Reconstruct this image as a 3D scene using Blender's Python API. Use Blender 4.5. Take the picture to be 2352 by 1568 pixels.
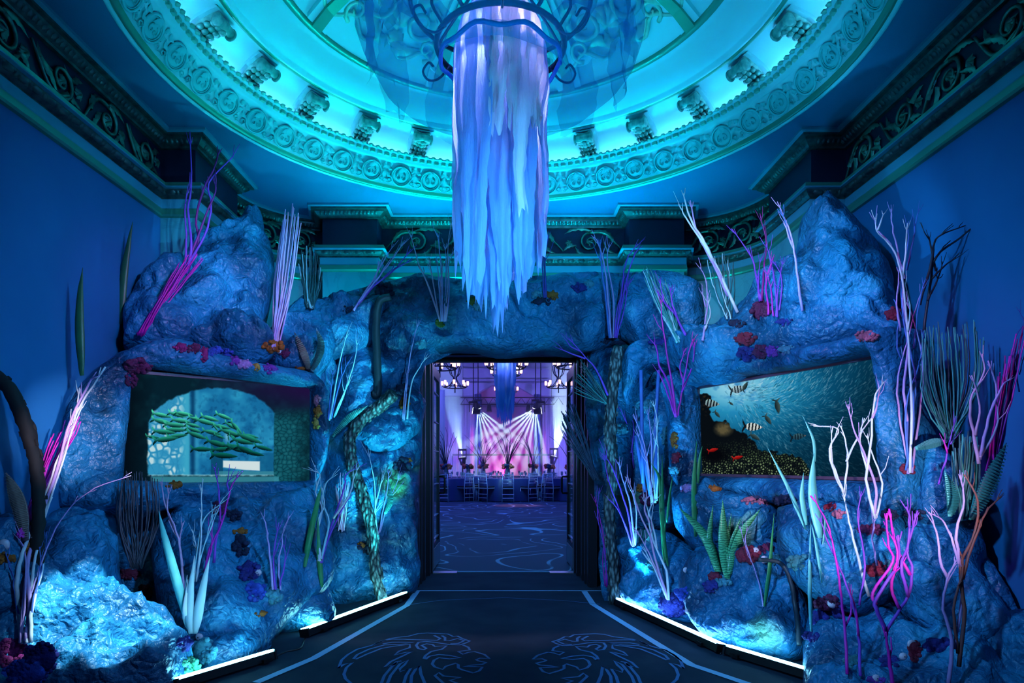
import bpy, math, random
import numpy as np
from mathutils import Vector, noise, Matrix
PI = math.pi
for o in list(bpy.data.objects): bpy.data.objects.remove(o)
scene = bpy.context.scene
C = bpy.context.collection
# ---------------------------------------------------------------- camera
F, CX, HZ, EYE = 1500.0, 1156.0, 1065.0, 1.25      # focal length (px), vanishing point, eye height (m)
cd = bpy.data.cameras.new('camera'); cam = bpy.data.objects.new('camera', cd); C.objects.link(cam)
cd.sensor_width = 36.0; cd.lens = F / 2352 * 36.0
cd.shift_x = (1176 - CX) / 2352; cd.shift_y = (HZ - 784) / 2352
cd.clip_start = 0.05; cd.clip_end = 200
cam.location = (0, 0, EYE); cam.rotation_euler = (PI / 2, 0, 0)
scene.camera = cam
def at(px, py, Y): return Vector(((px - CX) / F * Y, Y, EYE + (HZ - py) / F * Y))
# ---------------------------------------------------------------- colour management, world
vs = scene.view_settings
vs.view_transform = 'Standard'; vs.look = 'None'; vs.gamma = 1.0; vs.use_curve_mapping = False; vs.exposure = 0.0
cy = scene.cycles; cy.max_bounces = 5; cy.diffuse_bounces = 1; cy.glossy_bounces = 1; cy.transmission_bounces = 3; cy.transparent_max_bounces = 10; cy.volume_bounces = 0; cy.adaptive_threshold = 0.2; cy.adaptive_min_samples = 16; cy.caustics_reflective = False; cy.caustics_refractive = False
w = bpy.data.worlds.new('world'); scene.world = w; w.use_nodes = True
w.node_tree.nodes['Background'].inputs[0].default_value = (0.02, 0.08, 0.30, 1)
w.node_tree.nodes['Background'].inputs[1].default_value = 0.42
# ---------------------------------------------------------------- stage lights
def aim(o, tgt):
    d = Vector(tgt) - o.location
    o.rotation_euler = d.to_track_quat('-Z', 'Y').to_euler()
def spot(name, loc, tgt, col, watts, deg, blend=0.6, size=0.08):
    l = bpy.data.lights.new(name, 'SPOT'); l.energy = watts; l.color = col; l.spot_size = math.radians(deg)
    l.spot_blend = blend; l.shadow_soft_size = size
    o = bpy.data.objects.new(name, l); C.objects.link(o); o.location = loc; aim(o, tgt); return o
def point(name, loc, col, watts, size=0.1):
    l = bpy.data.lights.new(name, 'POINT'); l.energy = watts; l.color = col; l.shadow_soft_size = size
    o = bpy.data.objects.new(name, l); C.objects.link(o); o.location = loc; return o
def area(name, loc, tgt, col, watts, sx, sy):
    l = bpy.data.lights.new(name, 'AREA'); l.energy = watts; l.color = col; l.shape = 'RECTANGLE'; l.size = sx; l.size_y = sy
    o = bpy.data.objects.new(name, l); C.objects.link(o); o.location = loc; aim(o, tgt); return o
BLUE = (0.01, 0.22, 1.0); CYAN = (0.0, 0.62, 1.0); AQUA = (0.0, 0.85, 0.95); AZURE = (0.0, 0.40, 1.0)
# added unseen washes to brighten the reef, free-hanging ahead of the camera
spot('wash_reef_west', (1.5, 1.2, 3.9), (-1.9, 5.3, 1.5), (0.15, 0.50, 1.0), 680, 56, 0.9, 0.12)
spot('wash_reef_east', (-1.5, 1.2, 3.9), (2.0, 5.0, 1.4), (0.15, 0.50, 1.0), 900, 56, 0.9, 0.12)
spot('wash_portal', (0.9, 1.8, 2.0), (0.0, 6.6, 2.7), (0.10, 0.52, 1.0), 430, 46, 0.9, 0.12)
spot('wash_low_west', (0.5, 2.2, 0.5), (-2.0, 5.2, 1.2), (0.30, 0.48, 1.0), 60, 70, 0.9, 0.1)
spot('wash_low_east', (-0.5, 2.2, 0.5), (2.1, 5.0, 1.1), (0.30, 0.46, 1.0), 60, 70, 0.9, 0.1)
# cyan uplights standing behind the portal rock, up into the dome ring
for k, (x, y, z, tx, ty, col, wt) in enumerate([(-0.75, 7.0, 2.75, -0.9, 6.3, AQUA, 170), (0.75, 7.0, 2.75, 0.9, 6.3, CYAN, 170),
        (-2.2, 6.75, 2.3, -1.9, 6.0, AZURE, 24), (2.2, 6.75, 2.3, 1.9, 6.0, AZURE, 24)]):
    spot('dome_uplight', (x, y, z), (tx, ty, 4.3), col, wt, 105, 0.8, 0.06)
spot('dome_wash_west', (-1.0, 3.0, 0.6), (-1.0, 4.9, 4.7), (0.0, 0.72, 1.0), 270, 62, 0.9, 0.1)
spot('dome_wash_east', (1.0, 3.0, 0.6), (1.0, 4.9, 4.7), (0.0, 0.64, 1.0), 270, 62, 0.9, 0.1)
# cyan uplights at the foot of the reef beside the doors
spot('reef_uplight_west', (-0.85, 5.5, 0.15), (-1.6, 6.1, 2.5), (0.05, 0.9, 1.0), 150, 60, 0.7, 0.04)
spot('reef_uplight_east', (0.95, 5.3, 0.15), (1.75, 5.8, 2.2), (0.06, 0.55, 1.0), 170, 60, 0.7, 0.04)
for sx in (-1, 1):  # added unseen lamps behind the rock, brightening pilasters and frieze
    spot('pilaster_fill', (sx * 1.55, 6.75, 2.3), (sx * 1.65, 7.15, 3.6), (0.0, 0.75, 1.0), 42, 120, 0.8, 0.05)
    spot('frieze_fill', (sx * 0.5, 6.95, 2.7), (sx * 0.6, 7.45, 3.8), (0.0, 0.7, 1.0), 26, 120, 0.8, 0.05)
spot('ledge_fill_west', (-0.75, 5.2, 1.0), at(775, 765, 5.9), (0.12, 0.85, 1.0), 120, 34, 0.6, 0.02)  # added spot floating in mid-air, no fixture, to brighten the ledge
spot('peak_light_west', (-0.6, 4.2, 2.2), at(590, 620, 5.4), (0.10, 0.62, 1.0), 90, 30, 0.6, 0.02)
spot('peak_light_east', (0.7, 3.8, 2.0), at(1890, 640, 4.6), (0.10, 0.55, 1.0), 90, 34, 0.6, 0.02)
# hard white-blue profile spots that rake the near west boulder and the tall branches
spot('profile_spot_west', (-0.5, 3.4, 3.5), at(250, 1420, 3.75), (0.6, 0.9, 1.0), 1900, 14, 0.35, 0.012)
spot('profile_spot_branches', (-0.6, 1.3, 1.0), at(180, 1000, 4.1), (0.95, 0.80, 1.0), 700, 13, 1.0, 0.02)
spot('profile_spot_east', (1.2, 0.9, 1.0), at(1960, 1120, 3.7), (0.80, 0.78, 1.0), 430, 26, 0.6, 0.02)
spot('profile_spot_high_east', (0.2, 2.0, 3.2), at(1700, 620, 5.2), (0.6, 0.7, 1.0), 380, 26, 0.7, 0.02)
spot('profile_spot_high_west', (0.2, 2.0, 3.2), at(560, 600, 5.3), (0.2, 0.62, 1.0), 260, 22, 0.7, 0.02)
spot('side_wash_west', (-2.3, 5.2, 2.3), (-2.9, 4.9, 3.9), CYAN, 60, 110, 0.9, 0.1)
spot('side_wash_east', (2.3, 5.2, 2.3), (2.9, 4.9, 3.9), CYAN, 60, 110, 0.9, 0.1)
spot('magenta_west', (0.6, 2.6, 3.8), at(420, 780, 5.2), (1.0, 0.12, 0.8), 160, 30, 0.8, 0.08)  # added pink spots, west and east, so magenta branches keep their hue
spot('magenta_east', (-0.6, 2.6, 3.8), at(2050, 1000, 4.2), (1.0, 0.14, 0.8), 160, 34, 0.8, 0.08)
# ---------------------------------------------------------------- materials
def mat(name, col, rough=0.6, metal=0.0, emit=None, estr=0.0, alpha=1.0, trans=0.0, spec=0.5, sss=0.0):
    m = bpy.data.materials.new(name); m.use_nodes = True; b = m.node_tree.nodes['Principled BSDF']
    b.inputs['Base Color'].default_value = (*col, 1); b.inputs['Roughness'].default_value = rough; b.inputs['Metallic'].default_value = metal
    b.inputs['Specular IOR Level'].default_value = spec
    if emit: b.inputs['Emission Color'].default_value = (*emit, 1); b.inputs['Emission Strength'].default_value = estr
    if alpha < 1: b.inputs['Alpha'].default_value = alpha
    if trans: b.inputs['Transmission Weight'].default_value = trans
    return m
def nd(m, t, **kw):
    n = m.node_tree.nodes.new(t)
    for k, v in kw.items():
        if k in n.inputs: n.inputs[k].default_value = v
        else: setattr(n, k, v)
    return n
def lk(m, a, b): m.node_tree.links.new(a, b)
def bsdf(m): return m.node_tree.nodes['Principled BSDF']
def coord(m, out='Object', scale=None):
    c = nd(m, 'ShaderNodeTexCoord')
    if scale is None: return c.outputs[out]
    mp = nd(m, 'ShaderNodeMapping'); mp.inputs['Scale'].default_value = scale if hasattr(scale, '__len__') else (scale,) * 3
    lk(m, c.outputs[out], mp.inputs['Vector']); return mp.outputs['Vector']
def ramp(m, fac, stops):
    r = nd(m, 'ShaderNodeValToRGB'); e = r.color_ramp.elements
    while len(e) < len(stops): e.new(0.5)
    for el, (p, c) in zip(e, stops): el.position = p; el.color = (*c, 1)
    lk(m, fac, r.inputs['Fac']); return r.outputs['Color']
def vary(m, stops, scale=6, detail=5, bump=0.0, bscale=30, bdist=0.01, out='Object'):
    v = coord(m, out); n = nd(m, 'ShaderNodeTexNoise', Scale=scale, Detail=detail); lk(m, v, n.inputs['Vector'])
    lk(m, ramp(m, n.outputs['Fac'], stops), bsdf(m).inputs['Base Color'])
    if bump:
        n2 = nd(m, 'ShaderNodeTexNoise', Scale=bscale, Detail=4); lk(m, v, n2.inputs['Vector'])
        b = nd(m, 'ShaderNodeBump', Strength=bump, Distance=bdist); lk(m, n2.outputs['Fac'], b.inputs['Height']); lk(m, b.outputs['Normal'], bsdf(m).inputs['Normal'])
    return m
# ---------------------------------------------------------------- mesh building
class MB:
    def __init__(s): s.v = []; s.f = []
    def add(s, vs, fs):
        o = len(s.v); s.v += [tuple(p) for p in vs]; s.f += [tuple(i + o for i in f) for f in fs]; return s
    def box(s, a, b):
        (x0, y0, z0), (x1, y1, z1) = a, b
        return s.add([(x0,y0,z0),(x1,y0,z0),(x1,y1,z0),(x0,y1,z0),(x0,y0,z1),(x1,y0,z1),(x1,y1,z1),(x0,y1,z1)],
              [(0,3,2,1),(4,5,6,7),(0,1,5,4),(1,2,6,5),(2,3,7,6),(3,0,4,7)])
    def obox(s, c, ax, ay, az, hx, hy, hz):
        c = Vector(c); ax, ay, az = Vector(ax) * hx, Vector(ay) * hy, Vector(az) * hz
        P = [c + ax * i + ay * j + az * k for k in (-1, 1) for (i, j) in ((-1,-1),(1,-1),(1,1),(-1,1))]
        return s.add(P, [(0,3,2,1),(4,5,6,7),(0,1,5,4),(1,2,6,5),(2,3,7,6),(3,0,4,7)])
    def tube(s, pts, rad, seg=6, flat=1.0, up=None, cap=True):
        pts = [Vector(p) for p in pts]; n = len(pts)
        rad = [rad] * n if not hasattr(rad, '__len__') else rad
        V = []; ref = Vector(up) if up else None; u = None
        for i in range(n):
            t = (pts[min(i + 1, n - 1)] - pts[max(i - 1, 0)])
            t = t.normalized() if t.length > 1e-9 else Vector((0, 0, 1))
            if ref is not None: a = ref - t * ref.dot(t)
            else:
                b0 = u if u is not None else (Vector((1, 0, 0)) if abs(t.x) < 0.8 else Vector((0, 1, 0)))
                a = b0 - t * b0.dot(t)
            if a.length < 1e-6: a = t.orthogonal()
            u = a.normalized(); w_ = t.cross(u)
            for k in range(seg):
                an = 2 * PI * k / seg; V.append(pts[i] + u * (math.cos(an) * rad[i] * flat) + w_ * (math.sin(an) * rad[i]))
        Fc = [(i * seg + k, i * seg + (k + 1) % seg, (i + 1) * seg + (k + 1) % seg, (i + 1) * seg + k) for i in range(n - 1) for k in range(seg)]
        if cap: Fc += [tuple(range(seg - 1, -1, -1)), tuple((n - 1) * seg + k for k in range(seg))]
        return s.add(V, Fc)
    def lathe(s, prof, c=(0, 0, 0), seg=24, a0=0.0, a1=2 * PI, closed_prof=False):
        full = abs(a1 - a0 - 2 * PI) < 1e-6; n = seg if full else seg + 1; m = len(prof)
        V = [(c[0] + r * math.cos(a0 + (a1 - a0) * i / seg), c[1] + r * math.sin(a0 + (a1 - a0) * i / seg), c[2] + z) for i in range(n) for r, z in prof]
        Fc = []
        for i in range(seg):
            j = (i + 1) % n
            for k in range(m if closed_prof else m - 1):
                k2 = (k + 1) % m
                Fc.append((i * m + k, j * m + k, j * m + k2, i * m + k2))
        return s.add(V, Fc)
    def ball(s, c, r, seg=8, rings=6):
        rx, ry, rz = (r, r, r) if not hasattr(r, '__len__') else r
        V = [(c[0], c[1], c[2] - rz)]
        for i in range(1, rings):
            p = PI * i / rings
            V += [(c[0] + rx * math.sin(p) * math.cos(2 * PI * k / seg), c[1] + ry * math.sin(p) * math.sin(2 * PI * k / seg), c[2] - rz * math.cos(p)) for k in range(seg)]
        V.append((c[0], c[1], c[2] + rz)); L = len(V) - 1
        Fc = [(0, 1 + (k + 1) % seg, 1 + k) for k in range(seg)]
        for i in range(rings - 2):
            b = 1 + i * seg
            Fc += [(b + k, b + (k + 1) % seg, b + seg + (k + 1) % seg, b + seg + k) for k in range(seg)]
        b = 1 + (rings - 2) * seg
        Fc += [(b + k, b + (k + 1) % seg, L) for k in range(seg)]
        return s.add(V, Fc)
    def mesh(s, name, m=None, smooth=False):
        me = bpy.data.meshes.new(name); me.from_pydata(s.v, [], s.f); me.update()
        if m: me.materials.append(m)
        if smooth: me.polygons.foreach_set('use_smooth', [True] * len(me.polygons))
        return me
    def build(s, name, m, parent=None, smooth=False, loc=None):
        return link(name, s.mesh(name, m, smooth), parent, loc)
def link(name, me, parent=None, loc=None):
    o = bpy.data.objects.new(name, me); C.objects.link(o)
    if parent: o.parent = parent
    if loc is not None: o.location = loc
    return o
def tag(o, label=None, cat=None, group=None, kind=None):
    if label: o['label'] = label
    if cat: o['category'] = cat
    if group: o['group'] = group
    if kind: o['kind'] = kind
    return o
def struct(o, label=None):
    o['kind'] = 'structure'
    if label: o['label'] = label
    return o
def empty(name, loc=(0, 0, 0), label=None, cat=None, group=None):
    o = bpy.data.objects.new(name, None); C.objects.link(o); o.location = loc; o.empty_display_size = 0.1
    return tag(o, label, cat, group)
def copy_tree(o, parent=None):
    c = o.copy(); C.objects.link(c); c.parent = parent
    for ch in o.children: copy_tree(ch, c)
    return c
def smoothpts(P, sub=4):
    P = [Vector(p) for p in P]
    if len(P) < 3: return P if len(P) < 2 else [P[0].lerp(P[1], i / sub) for i in range(sub + 1)]
    out = []; Q = [P[0] * 2 - P[1]] + P + [P[-1] * 2 - P[-2]]
    for i in range(1, len(Q) - 2):
        a, b, c, d = Q[i - 1:i + 3]
        for k in range(sub):
            t = k / sub
            out.append(0.5 * ((2 * b) + (c - a) * t + (2 * a - 5 * b + 4 * c - d) * t * t + (3 * b - a - 3 * c + d) * t ** 3))
    out.append(P[-1]); return out
def px(s): return [tuple(float(q) for q in p.split(',')) for p in s.split()]
# ================================================================ THE ROOM
CEIL = 4.05; DC = (0.0, 4.5)
M_wall = mat('blue_lit_plaster', (0.55, 0.6, 0.66), 0.75, spec=0.2); vary(M_wall, [(0.3, (0.015, 0.15, 0.38)), (0.7, (0.02, 0.18, 0.44))], 1.5)  # blue of the stage light put into this and the room colours below
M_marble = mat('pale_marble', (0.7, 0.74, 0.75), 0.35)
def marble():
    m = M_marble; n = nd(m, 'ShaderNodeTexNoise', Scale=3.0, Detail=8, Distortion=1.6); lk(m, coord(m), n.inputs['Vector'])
    lk(m, ramp(m, n.outputs['Fac'], [(0.46, (0.07, 0.38, 0.48)), (0.5, (0.06, 0.32, 0.42)), (0.53, (0.07, 0.38, 0.48))]), bsdf(m).inputs['Base Color'])  # teal of the stage light put into the marble colour
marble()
M_navy = mat('navy_frieze_paint', (0.012, 0.014, 0.05), 0.5)
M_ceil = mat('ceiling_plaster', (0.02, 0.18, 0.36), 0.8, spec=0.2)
M_gilt = mat('aged_gilt', (0.34, 0.33, 0.16), 0.38, 0.75); vary(M_gilt, [(0.3, (0.05, 0.18, 0.13)), (0.7, (0.14, 0.42, 0.3))], 14)
M_gdark = mat('dark_bronze_gilt', (0.16, 0.15, 0.10), 0.42, 0.6); vary(M_gdark, [(0.3, (0.03, 0.07, 0.08)), (0.7, (0.09, 0.19, 0.18))], 18)
M_ggreen = mat('pale_gilt_fillet', (0.06, 0.36, 0.26), 0.4, 0.5)
M_white = mat('painted_fascia', (0.05, 0.34, 0.5), 0.55)
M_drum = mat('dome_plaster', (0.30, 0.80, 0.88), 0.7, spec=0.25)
M_stucco = mat('silvered_stucco', (0.55, 0.6, 0.46), 0.35, 0.15); vary(M_stucco, [(0.3, (0.16, 0.5, 0.42)), (0.7, (0.34, 0.75, 0.62))], 12)
def arc(cx, cy, r, a0, a1, n): return [(cx + r * math.cos(math.radians(a0 + (a1 - a0) * i / n)), cy + r * math.sin(math.radians(a0 + (a1 - a0) * i / n))) for i in range(n + 1)]
LW = [(-2.93, -1.2), (-2.93, 5.58)]
LN = [(-2.93, 5.58), (-2.63, 5.58), (-2.63, 6.46), (-2.86, 6.46)] + arc(-1.92, 6.62, 0.95, 182, 100, 10) + [(-1.98, 7.15), (-1.38, 7.15), (-1.38, 7.45)]
RW = [(-x, y) for x, y in reversed(LW)]; RN = [(-x, y) for x, y in reversed(LN)]
PATH = LW[:1] + LN + RN + RW[1:]
def strip(path, z0, z1):
    m = MB(); n = len(path)
    m.add([(x, y, z0) for x, y in path] + [(x, y, z1) for x, y in path], [(i, n + i, n + i + 1, i + 1) for i in range(n - 1)]); return m
def offset_path(path, d):
    out = []
    for i, (x, y) in enumerate(path):
        ns = []
        for a, b in ((i - 1, i), (i, i + 1)):
            if a < 0 or b >= len(path): continue
            dx, dy = path[b][0] - path[a][0], path[b][1] - path[a][1]; L = math.hypot(dx, dy)
            if L > 1e-6: ns.append(Vector((dy / L, -dx / L)))
        nv = ns[0] if len(ns) == 1 else (ns[0] + ns[1])
        if len(ns) == 2:
            q = 1 + ns[0].dot(ns[1]); nv = nv / max(q, 0.3)
        out.append((x + nv.x * d, y + nv.y * d))
    return out
def sweep(path, prof):
    m = MB(); n = len(path); rows = [offset_path(path, d) for d, z in prof]
    m.v = [(x, y, prof[k][1]) for k in range(len(prof)) for x, y in rows[k]]
    m.f = [(k * n + i, k * n + i + 1, (k + 1) * n + i + 1, (k + 1) * n + i) for k in range(len(prof) - 1) for i in range(n - 1)]
    return m
# solid walls: inner face + outer shell
def wallpiece(name, path, z1, m, label):
    o = struct(strip(path, 0, z1).build(name, m), label)
    sm = o.modifiers.new('thick', 'SOLIDIFY'); sm.thickness = 0.12; sm.offset = 1
    return o
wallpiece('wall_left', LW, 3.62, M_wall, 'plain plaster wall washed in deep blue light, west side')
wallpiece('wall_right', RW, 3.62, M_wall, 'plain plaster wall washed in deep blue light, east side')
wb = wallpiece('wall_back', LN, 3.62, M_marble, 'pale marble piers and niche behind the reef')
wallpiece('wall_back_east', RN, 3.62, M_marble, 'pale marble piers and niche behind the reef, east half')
m = MB()
for a, b in (((-1.38, 7.45, 0), (-0.92, 7.57, 3.62)), ((0.92, 7.45, 0), (1.38, 7.57, 3.62)), ((-0.92, 7.45, 2.5), (0.92, 7.57, 3.62))): m.box(a, b)
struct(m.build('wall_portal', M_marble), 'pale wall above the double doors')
m = strip(PATH, 3.62, CEIL); fz = struct(m.build('wall_frieze', M_navy), 'dark navy frieze band under the cornice')
sm = fz.modifiers.new('thick', 'SOLIDIFY'); sm.thickness = 0.1; sm.offset = 1
struct(sweep(PATH, [(0, 3.93), (0.03, 3.93), (0.035, 3.945), (0.055, 3.955), (0.085, 3.985), (0.09, 4.0)]).build('trim_1', M_gdark), 'carved dark bronze cornice')
struct(sweep(PATH, [(0.09, 4.0), (0.12, 4.005), (0.12, 4.022)]).build('trim_2', M_gdark), 'thin cornice fillet')
struct(sweep(PATH, [(0.12, 4.022), (0.15, 4.028), (0.15, 4.05)]).build('trim_3', M_white), 'pale top edge of the cornice')
struct(sweep(PATH, [(0.02, 3.5), (0.02, 3.515), (0.05, 3.53), (0.07, 3.555), (0.075, 3.57)]).build('trim_4', M_gdark), 'bronze egg moulding below the frieze')
struct(sweep(PATH, [(0.075, 3.57), (0.10, 3.575), (0.10, 3.585), (0.085, 3.59)]).build('trim_5', M_white), 'pale ledge under the frieze')
struct(sweep(PATH, [(0.085, 3.59), (0.085, 3.62), (0, 3.62)]).build('trim_6', M_ggreen), 'gilt strip under the frieze')
struct(sweep(PATH, [(0.028, 3.42), (0.025, 3.43), (0.025, 3.5)]).build('trim_7', M_white), 'pale fascia below the moulding')
struct(sweep(PATH, [(0, 3.35), (0.025, 3.355), (0.035, 3.37), (0.03, 3.41), (0.028, 3.42)]).build('trim_8', M_ggreen), 'gilt band below the fascia')
# panel frame over the door
for a, b in (((-1.15, 7.41, 3.27), (1.15, 7.45, 3.31)), ((-1.15, 7.41, 2.4), (-1.11, 7.45, 3.31)), ((1.11, 7.41, 2.4), (1.15, 7.45, 3.31)), ((-1.06, 7.42, 3.2), (1.06, 7.45, 3.225))):
    struct(MB().box(a, b).build('trim_9', M_ggreen), 'gilt panel moulding over the doors')
# ---- carved runs: eggs and leaf tips along the mouldings
def walk(path, step):
    out = []; acc = step / 2
    for i in range(len(path) - 1):
        a, b = Vector(path[i]), Vector(path[i + 1]); L = (b - a).length
        if L < 1e-6: continue
        t = (b - a) / L; nv = Vector((t.y, -t.x))
        while acc < L: out.append((a + t * acc, t, nv)); acc += step
        acc -= L
    return out
def carve(name, path, step, d, z, hx, hz, tilt, mt, label, dart=True):
    m = MB()
    for p, t, nv in walk(path, step):
        if p.y < 1.2: continue
        c = Vector((p.x + nv.x * d, p.y + nv.y * d, z)); T = Vector((t.x, t.y, 0)); N = Vector((nv.x, nv.y, 0)); up = (Vector((0, 0, 1)) + N * tilt).normalized(); fr = T.cross(up)
        if fr.dot(N) < 0: fr = -fr
        P = [c + T * (hx * x) + up * (hz * y) + fr * (hx * 0.9 * b) for x, y, b in ((-1, 0, 0), (-.6, .75, 0), (.6, .75, 0), (1, 0, 0), (.6, -.75, 0), (-.6, -.75, 0), (0, 0, 1))]
        m.add(P, [(6, k, (k + 1) % 6) for k in range(6)])
        if dart:
            e = c + T * (step / 2)
            m.add([e + up * hz, e - T * hx * .3, e - up * hz, e + T * hx * .3, e + fr * hx * .5], [(4, 0, 1), (4, 1, 2), (4, 2, 3), (4, 3, 0)])
    o = m.build(name, mt, None, True); o['kind'] = 'stuff'; o['label'] = label; o['category'] = 'moulding'; return o
carve('carved_egg_moulding', PATH, 0.12, 0.062, 3.545, 0.045, 0.028, 0.9, M_gdark, 'row of carved eggs and leaves under the navy frieze')
carve('carved_leaf_moulding', PATH, 0.042, 0.072, 3.968, 0.017, 0.03, 0.9, M_gdark, 'row of carved leaf tips along the ceiling cornice', False)
# ---- scrollwork of the friezes (acanthus scrolls as raised gilt pieces)
def spiral(c, r0, turns, a0, cw, n=22, shrink=0.82):
    out = []
    for i in range(n + 1):
        t = i / n; a = a0 + (-1 if cw else 1) * turns * 2 * PI * t; r = r0 * (1 - shrink * t)
        out.append((c[0] + r * math.cos(a), c[1] + r * math.sin(a)))
    return out
def leaf2d(m, fr, p0, p1, wd, lobes=4, h=0.02):
    a, b = Vector(p0), Vector(p1); t = (b - a); L = t.length; t /= L; nn = Vector((-t.y, t.x)); V = []; n = lobes * 2
    for i in range(n + 1):
        s = i / n; wi = wd * math.sin(PI * min(1, s * 0.86 + 0.14)) * (1.0 if i % 2 == 0 else 0.62) * (1 if s < 1 else 0.05)
        bend = nn * (0.18 * L * math.sin(PI * s)); q = a + t * (s * L) + bend
        V += [fr(q + nn * wi, 0.004), fr(q, h * (1.15 - s)), fr(q - nn * wi, 0.004)]
    m.add(V, [f for i in range(n) for f in ((3*i, 3*i+1, 3*i+4, 3*i+3), (3*i+1, 3*i+2, 3*i+5, 3*i+4))])
def scroll_unit(fr, L, H, flip, seed):
    """one rinceau unit in local (u along 0..L, v 0..H), mapped by fr(Vector2, height)"""
    R = random.Random(seed); m = MB(); s = -1 if flip else 1; cy = H / 2
    g = lambda u, v: Vector((u, cy + s * (v - cy)))
    def tb(P, r0, r1, fl=0.7):
        n = len(P); m.tube([fr(Vector(p), 0.012) for p in P], [r0 + (r1 - r0) * i / (n - 1) for i in range(n)], 5)
    c = g(L * 0.55, cy * 0.98)
    P = [Vector(p) for p in ([tuple(g(0, H * .12)), tuple(g(L * .12, H * .45)), tuple(g(L * .3, H * .85))])]
    tb(smoothpts([(p.x, p.y, 0) for p in P] + [(c.x, c.y + s * H * .4, 0)], 5) and [Vector((q.x, q.y)) for q in smoothpts([(p.x, p.y, 0) for p in P] + [(c.x, c.y + s * H * .4, 0)], 5)], 0.010, 0.017)
    tb([Vector(p) for p in spiral(c, H * .4, 1.45, s * PI / 2, s > 0)], 0.017, 0.007)
    leaf2d(m, fr, g(L * .12, H * .4), g(L * .5, H * .97), H * .12, 5, 0.03)
    leaf2d(m, fr, g(L * .5, H * .9), g(L * .98, H * .82), H * .12, 5, 0.03)
    leaf2d(m, fr, g(L * .32, H * .5), g(L * .12, H * .05), H * .10, 4, 0.03)
    leaf2d(m, fr, g(L * .78, H * .35), g(L * 1.0, H * .1), H * .1, 4, 0.03)
    leaf2d(m, fr, g(L * .8, H * .3), g(L * .62, H * .02), H * .08, 3, 0.025)
    for k in range(5):
        a = 2 * PI * k / 5 + R.random(); leaf2d(m, fr, c, c + Vector((math.cos(a), math.sin(a))) * H * .2, H * .07, 2, 0.035)
    f = g(L * .9, H * .45)
    for k in range(6):
        a = 2 * PI * k / 6; leaf2d(m, fr, f, f + Vector((math.cos(a), math.sin(a))) * H * .17, H * .06, 2, 0.03)
    return m
def frieze_run(a, b, n, z0, z1, seed, mirror=False):
    a, b = Vector(a), Vector(b); t = (b - a).normalized(); nv = Vector((t.y, -t.x)); L = (b - a).length / n
    for i in range(n):
        o0 = a + t * (L * i); rev = mirror and i >= n / 2
        def fr(p, h, o0=o0, rev=rev):
            u = (L - p[0]) if rev else p[0]
            q = o0 + t * u + nv * (h + 0.006); return (q.x, q.y, z0 + p[1])
        o = scroll_unit(fr, L, z1 - z0, (i % 2 == 1) and not mirror, seed + i).build('scroll_ornament', M_gilt, fz, True)
frieze_run((-2.93, 1.5), (-2.93, 5.55), 8, 3.635, 3.915, 10)
frieze_run((2.93, 5.55), (2.93, 1.5), 8, 3.635, 3.915, 30)
frieze_run((-1.36, 7.45), (1.36, 7.45), 4, 3.635, 3.915, 50, True)
for s in (-1, 1):
    A = arc(-1.92, 6.62, 0.95, 180, 104, 3)
    for i in range(3):
        p, q = A[i], A[i + 1]
        if s > 0: p, q = (-q[0], q[1]), (-p[0], p[1])
        t = (Vector(q) - Vector(p)).normalized(); nv = Vector((t.y, -t.x)); off = nv * 0.045
        frieze_run(tuple(Vector(p) + off), tuple(Vector(q) + off), 1, 3.635, 3.915, 70 + i)
# ---- ceiling with round opening
m = MB(); n = 96; R0 = 2.48
for i in range(n):
    a, b = 2 * PI * i / n, 2 * PI * (i + 1) / n
    def edge(t):
        dx, dy = math.cos(t), math.sin(t); k = 1e9
        if abs(dx) > 1e-9: k = min(k, 2.95 / abs(dx))
        if dy > 1e-9: k = min(k, 3.15 / dy)
        if dy < -1e-9: k = min(k, 5.7 / -dy)
        return (dx * k, DC[1] + dy * k, CEIL)
    m.add([(R0 * math.cos(a), DC[1] + R0 * math.sin(a), CEIL), (R0 * math.cos(b), DC[1] + R0 * math.sin(b), CEIL), edge(b), edge(a)], [(0, 1, 2, 3)])
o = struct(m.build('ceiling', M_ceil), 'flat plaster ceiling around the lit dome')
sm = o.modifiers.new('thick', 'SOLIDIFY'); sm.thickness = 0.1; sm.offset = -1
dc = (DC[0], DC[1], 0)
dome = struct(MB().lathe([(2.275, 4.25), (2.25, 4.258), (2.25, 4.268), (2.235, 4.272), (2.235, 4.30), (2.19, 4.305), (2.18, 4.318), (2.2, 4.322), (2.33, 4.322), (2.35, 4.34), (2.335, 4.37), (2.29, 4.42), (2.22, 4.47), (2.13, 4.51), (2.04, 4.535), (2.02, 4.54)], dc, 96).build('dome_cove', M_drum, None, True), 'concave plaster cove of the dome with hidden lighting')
def ring(name, prof, mt, label, parent=dome):
    o = MB().lathe(prof, dc, 96).build(name, mt, parent, True); o['label'] = label; return o
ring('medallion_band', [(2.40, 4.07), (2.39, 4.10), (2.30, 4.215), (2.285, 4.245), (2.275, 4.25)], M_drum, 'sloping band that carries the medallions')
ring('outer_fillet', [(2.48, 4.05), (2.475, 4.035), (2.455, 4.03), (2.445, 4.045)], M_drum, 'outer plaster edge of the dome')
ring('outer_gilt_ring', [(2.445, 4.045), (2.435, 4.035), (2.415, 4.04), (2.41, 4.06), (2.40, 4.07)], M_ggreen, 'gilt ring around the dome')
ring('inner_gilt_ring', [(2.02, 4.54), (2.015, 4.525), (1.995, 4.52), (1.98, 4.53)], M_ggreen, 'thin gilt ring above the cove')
ring('inner_bead_ring', [(1.98, 4.53), (1.97, 4.515), (1.945, 4.515), (1.94, 4.545), (1.93, 4.55)], M_drum, 'bright bead ring above the cove')
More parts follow.
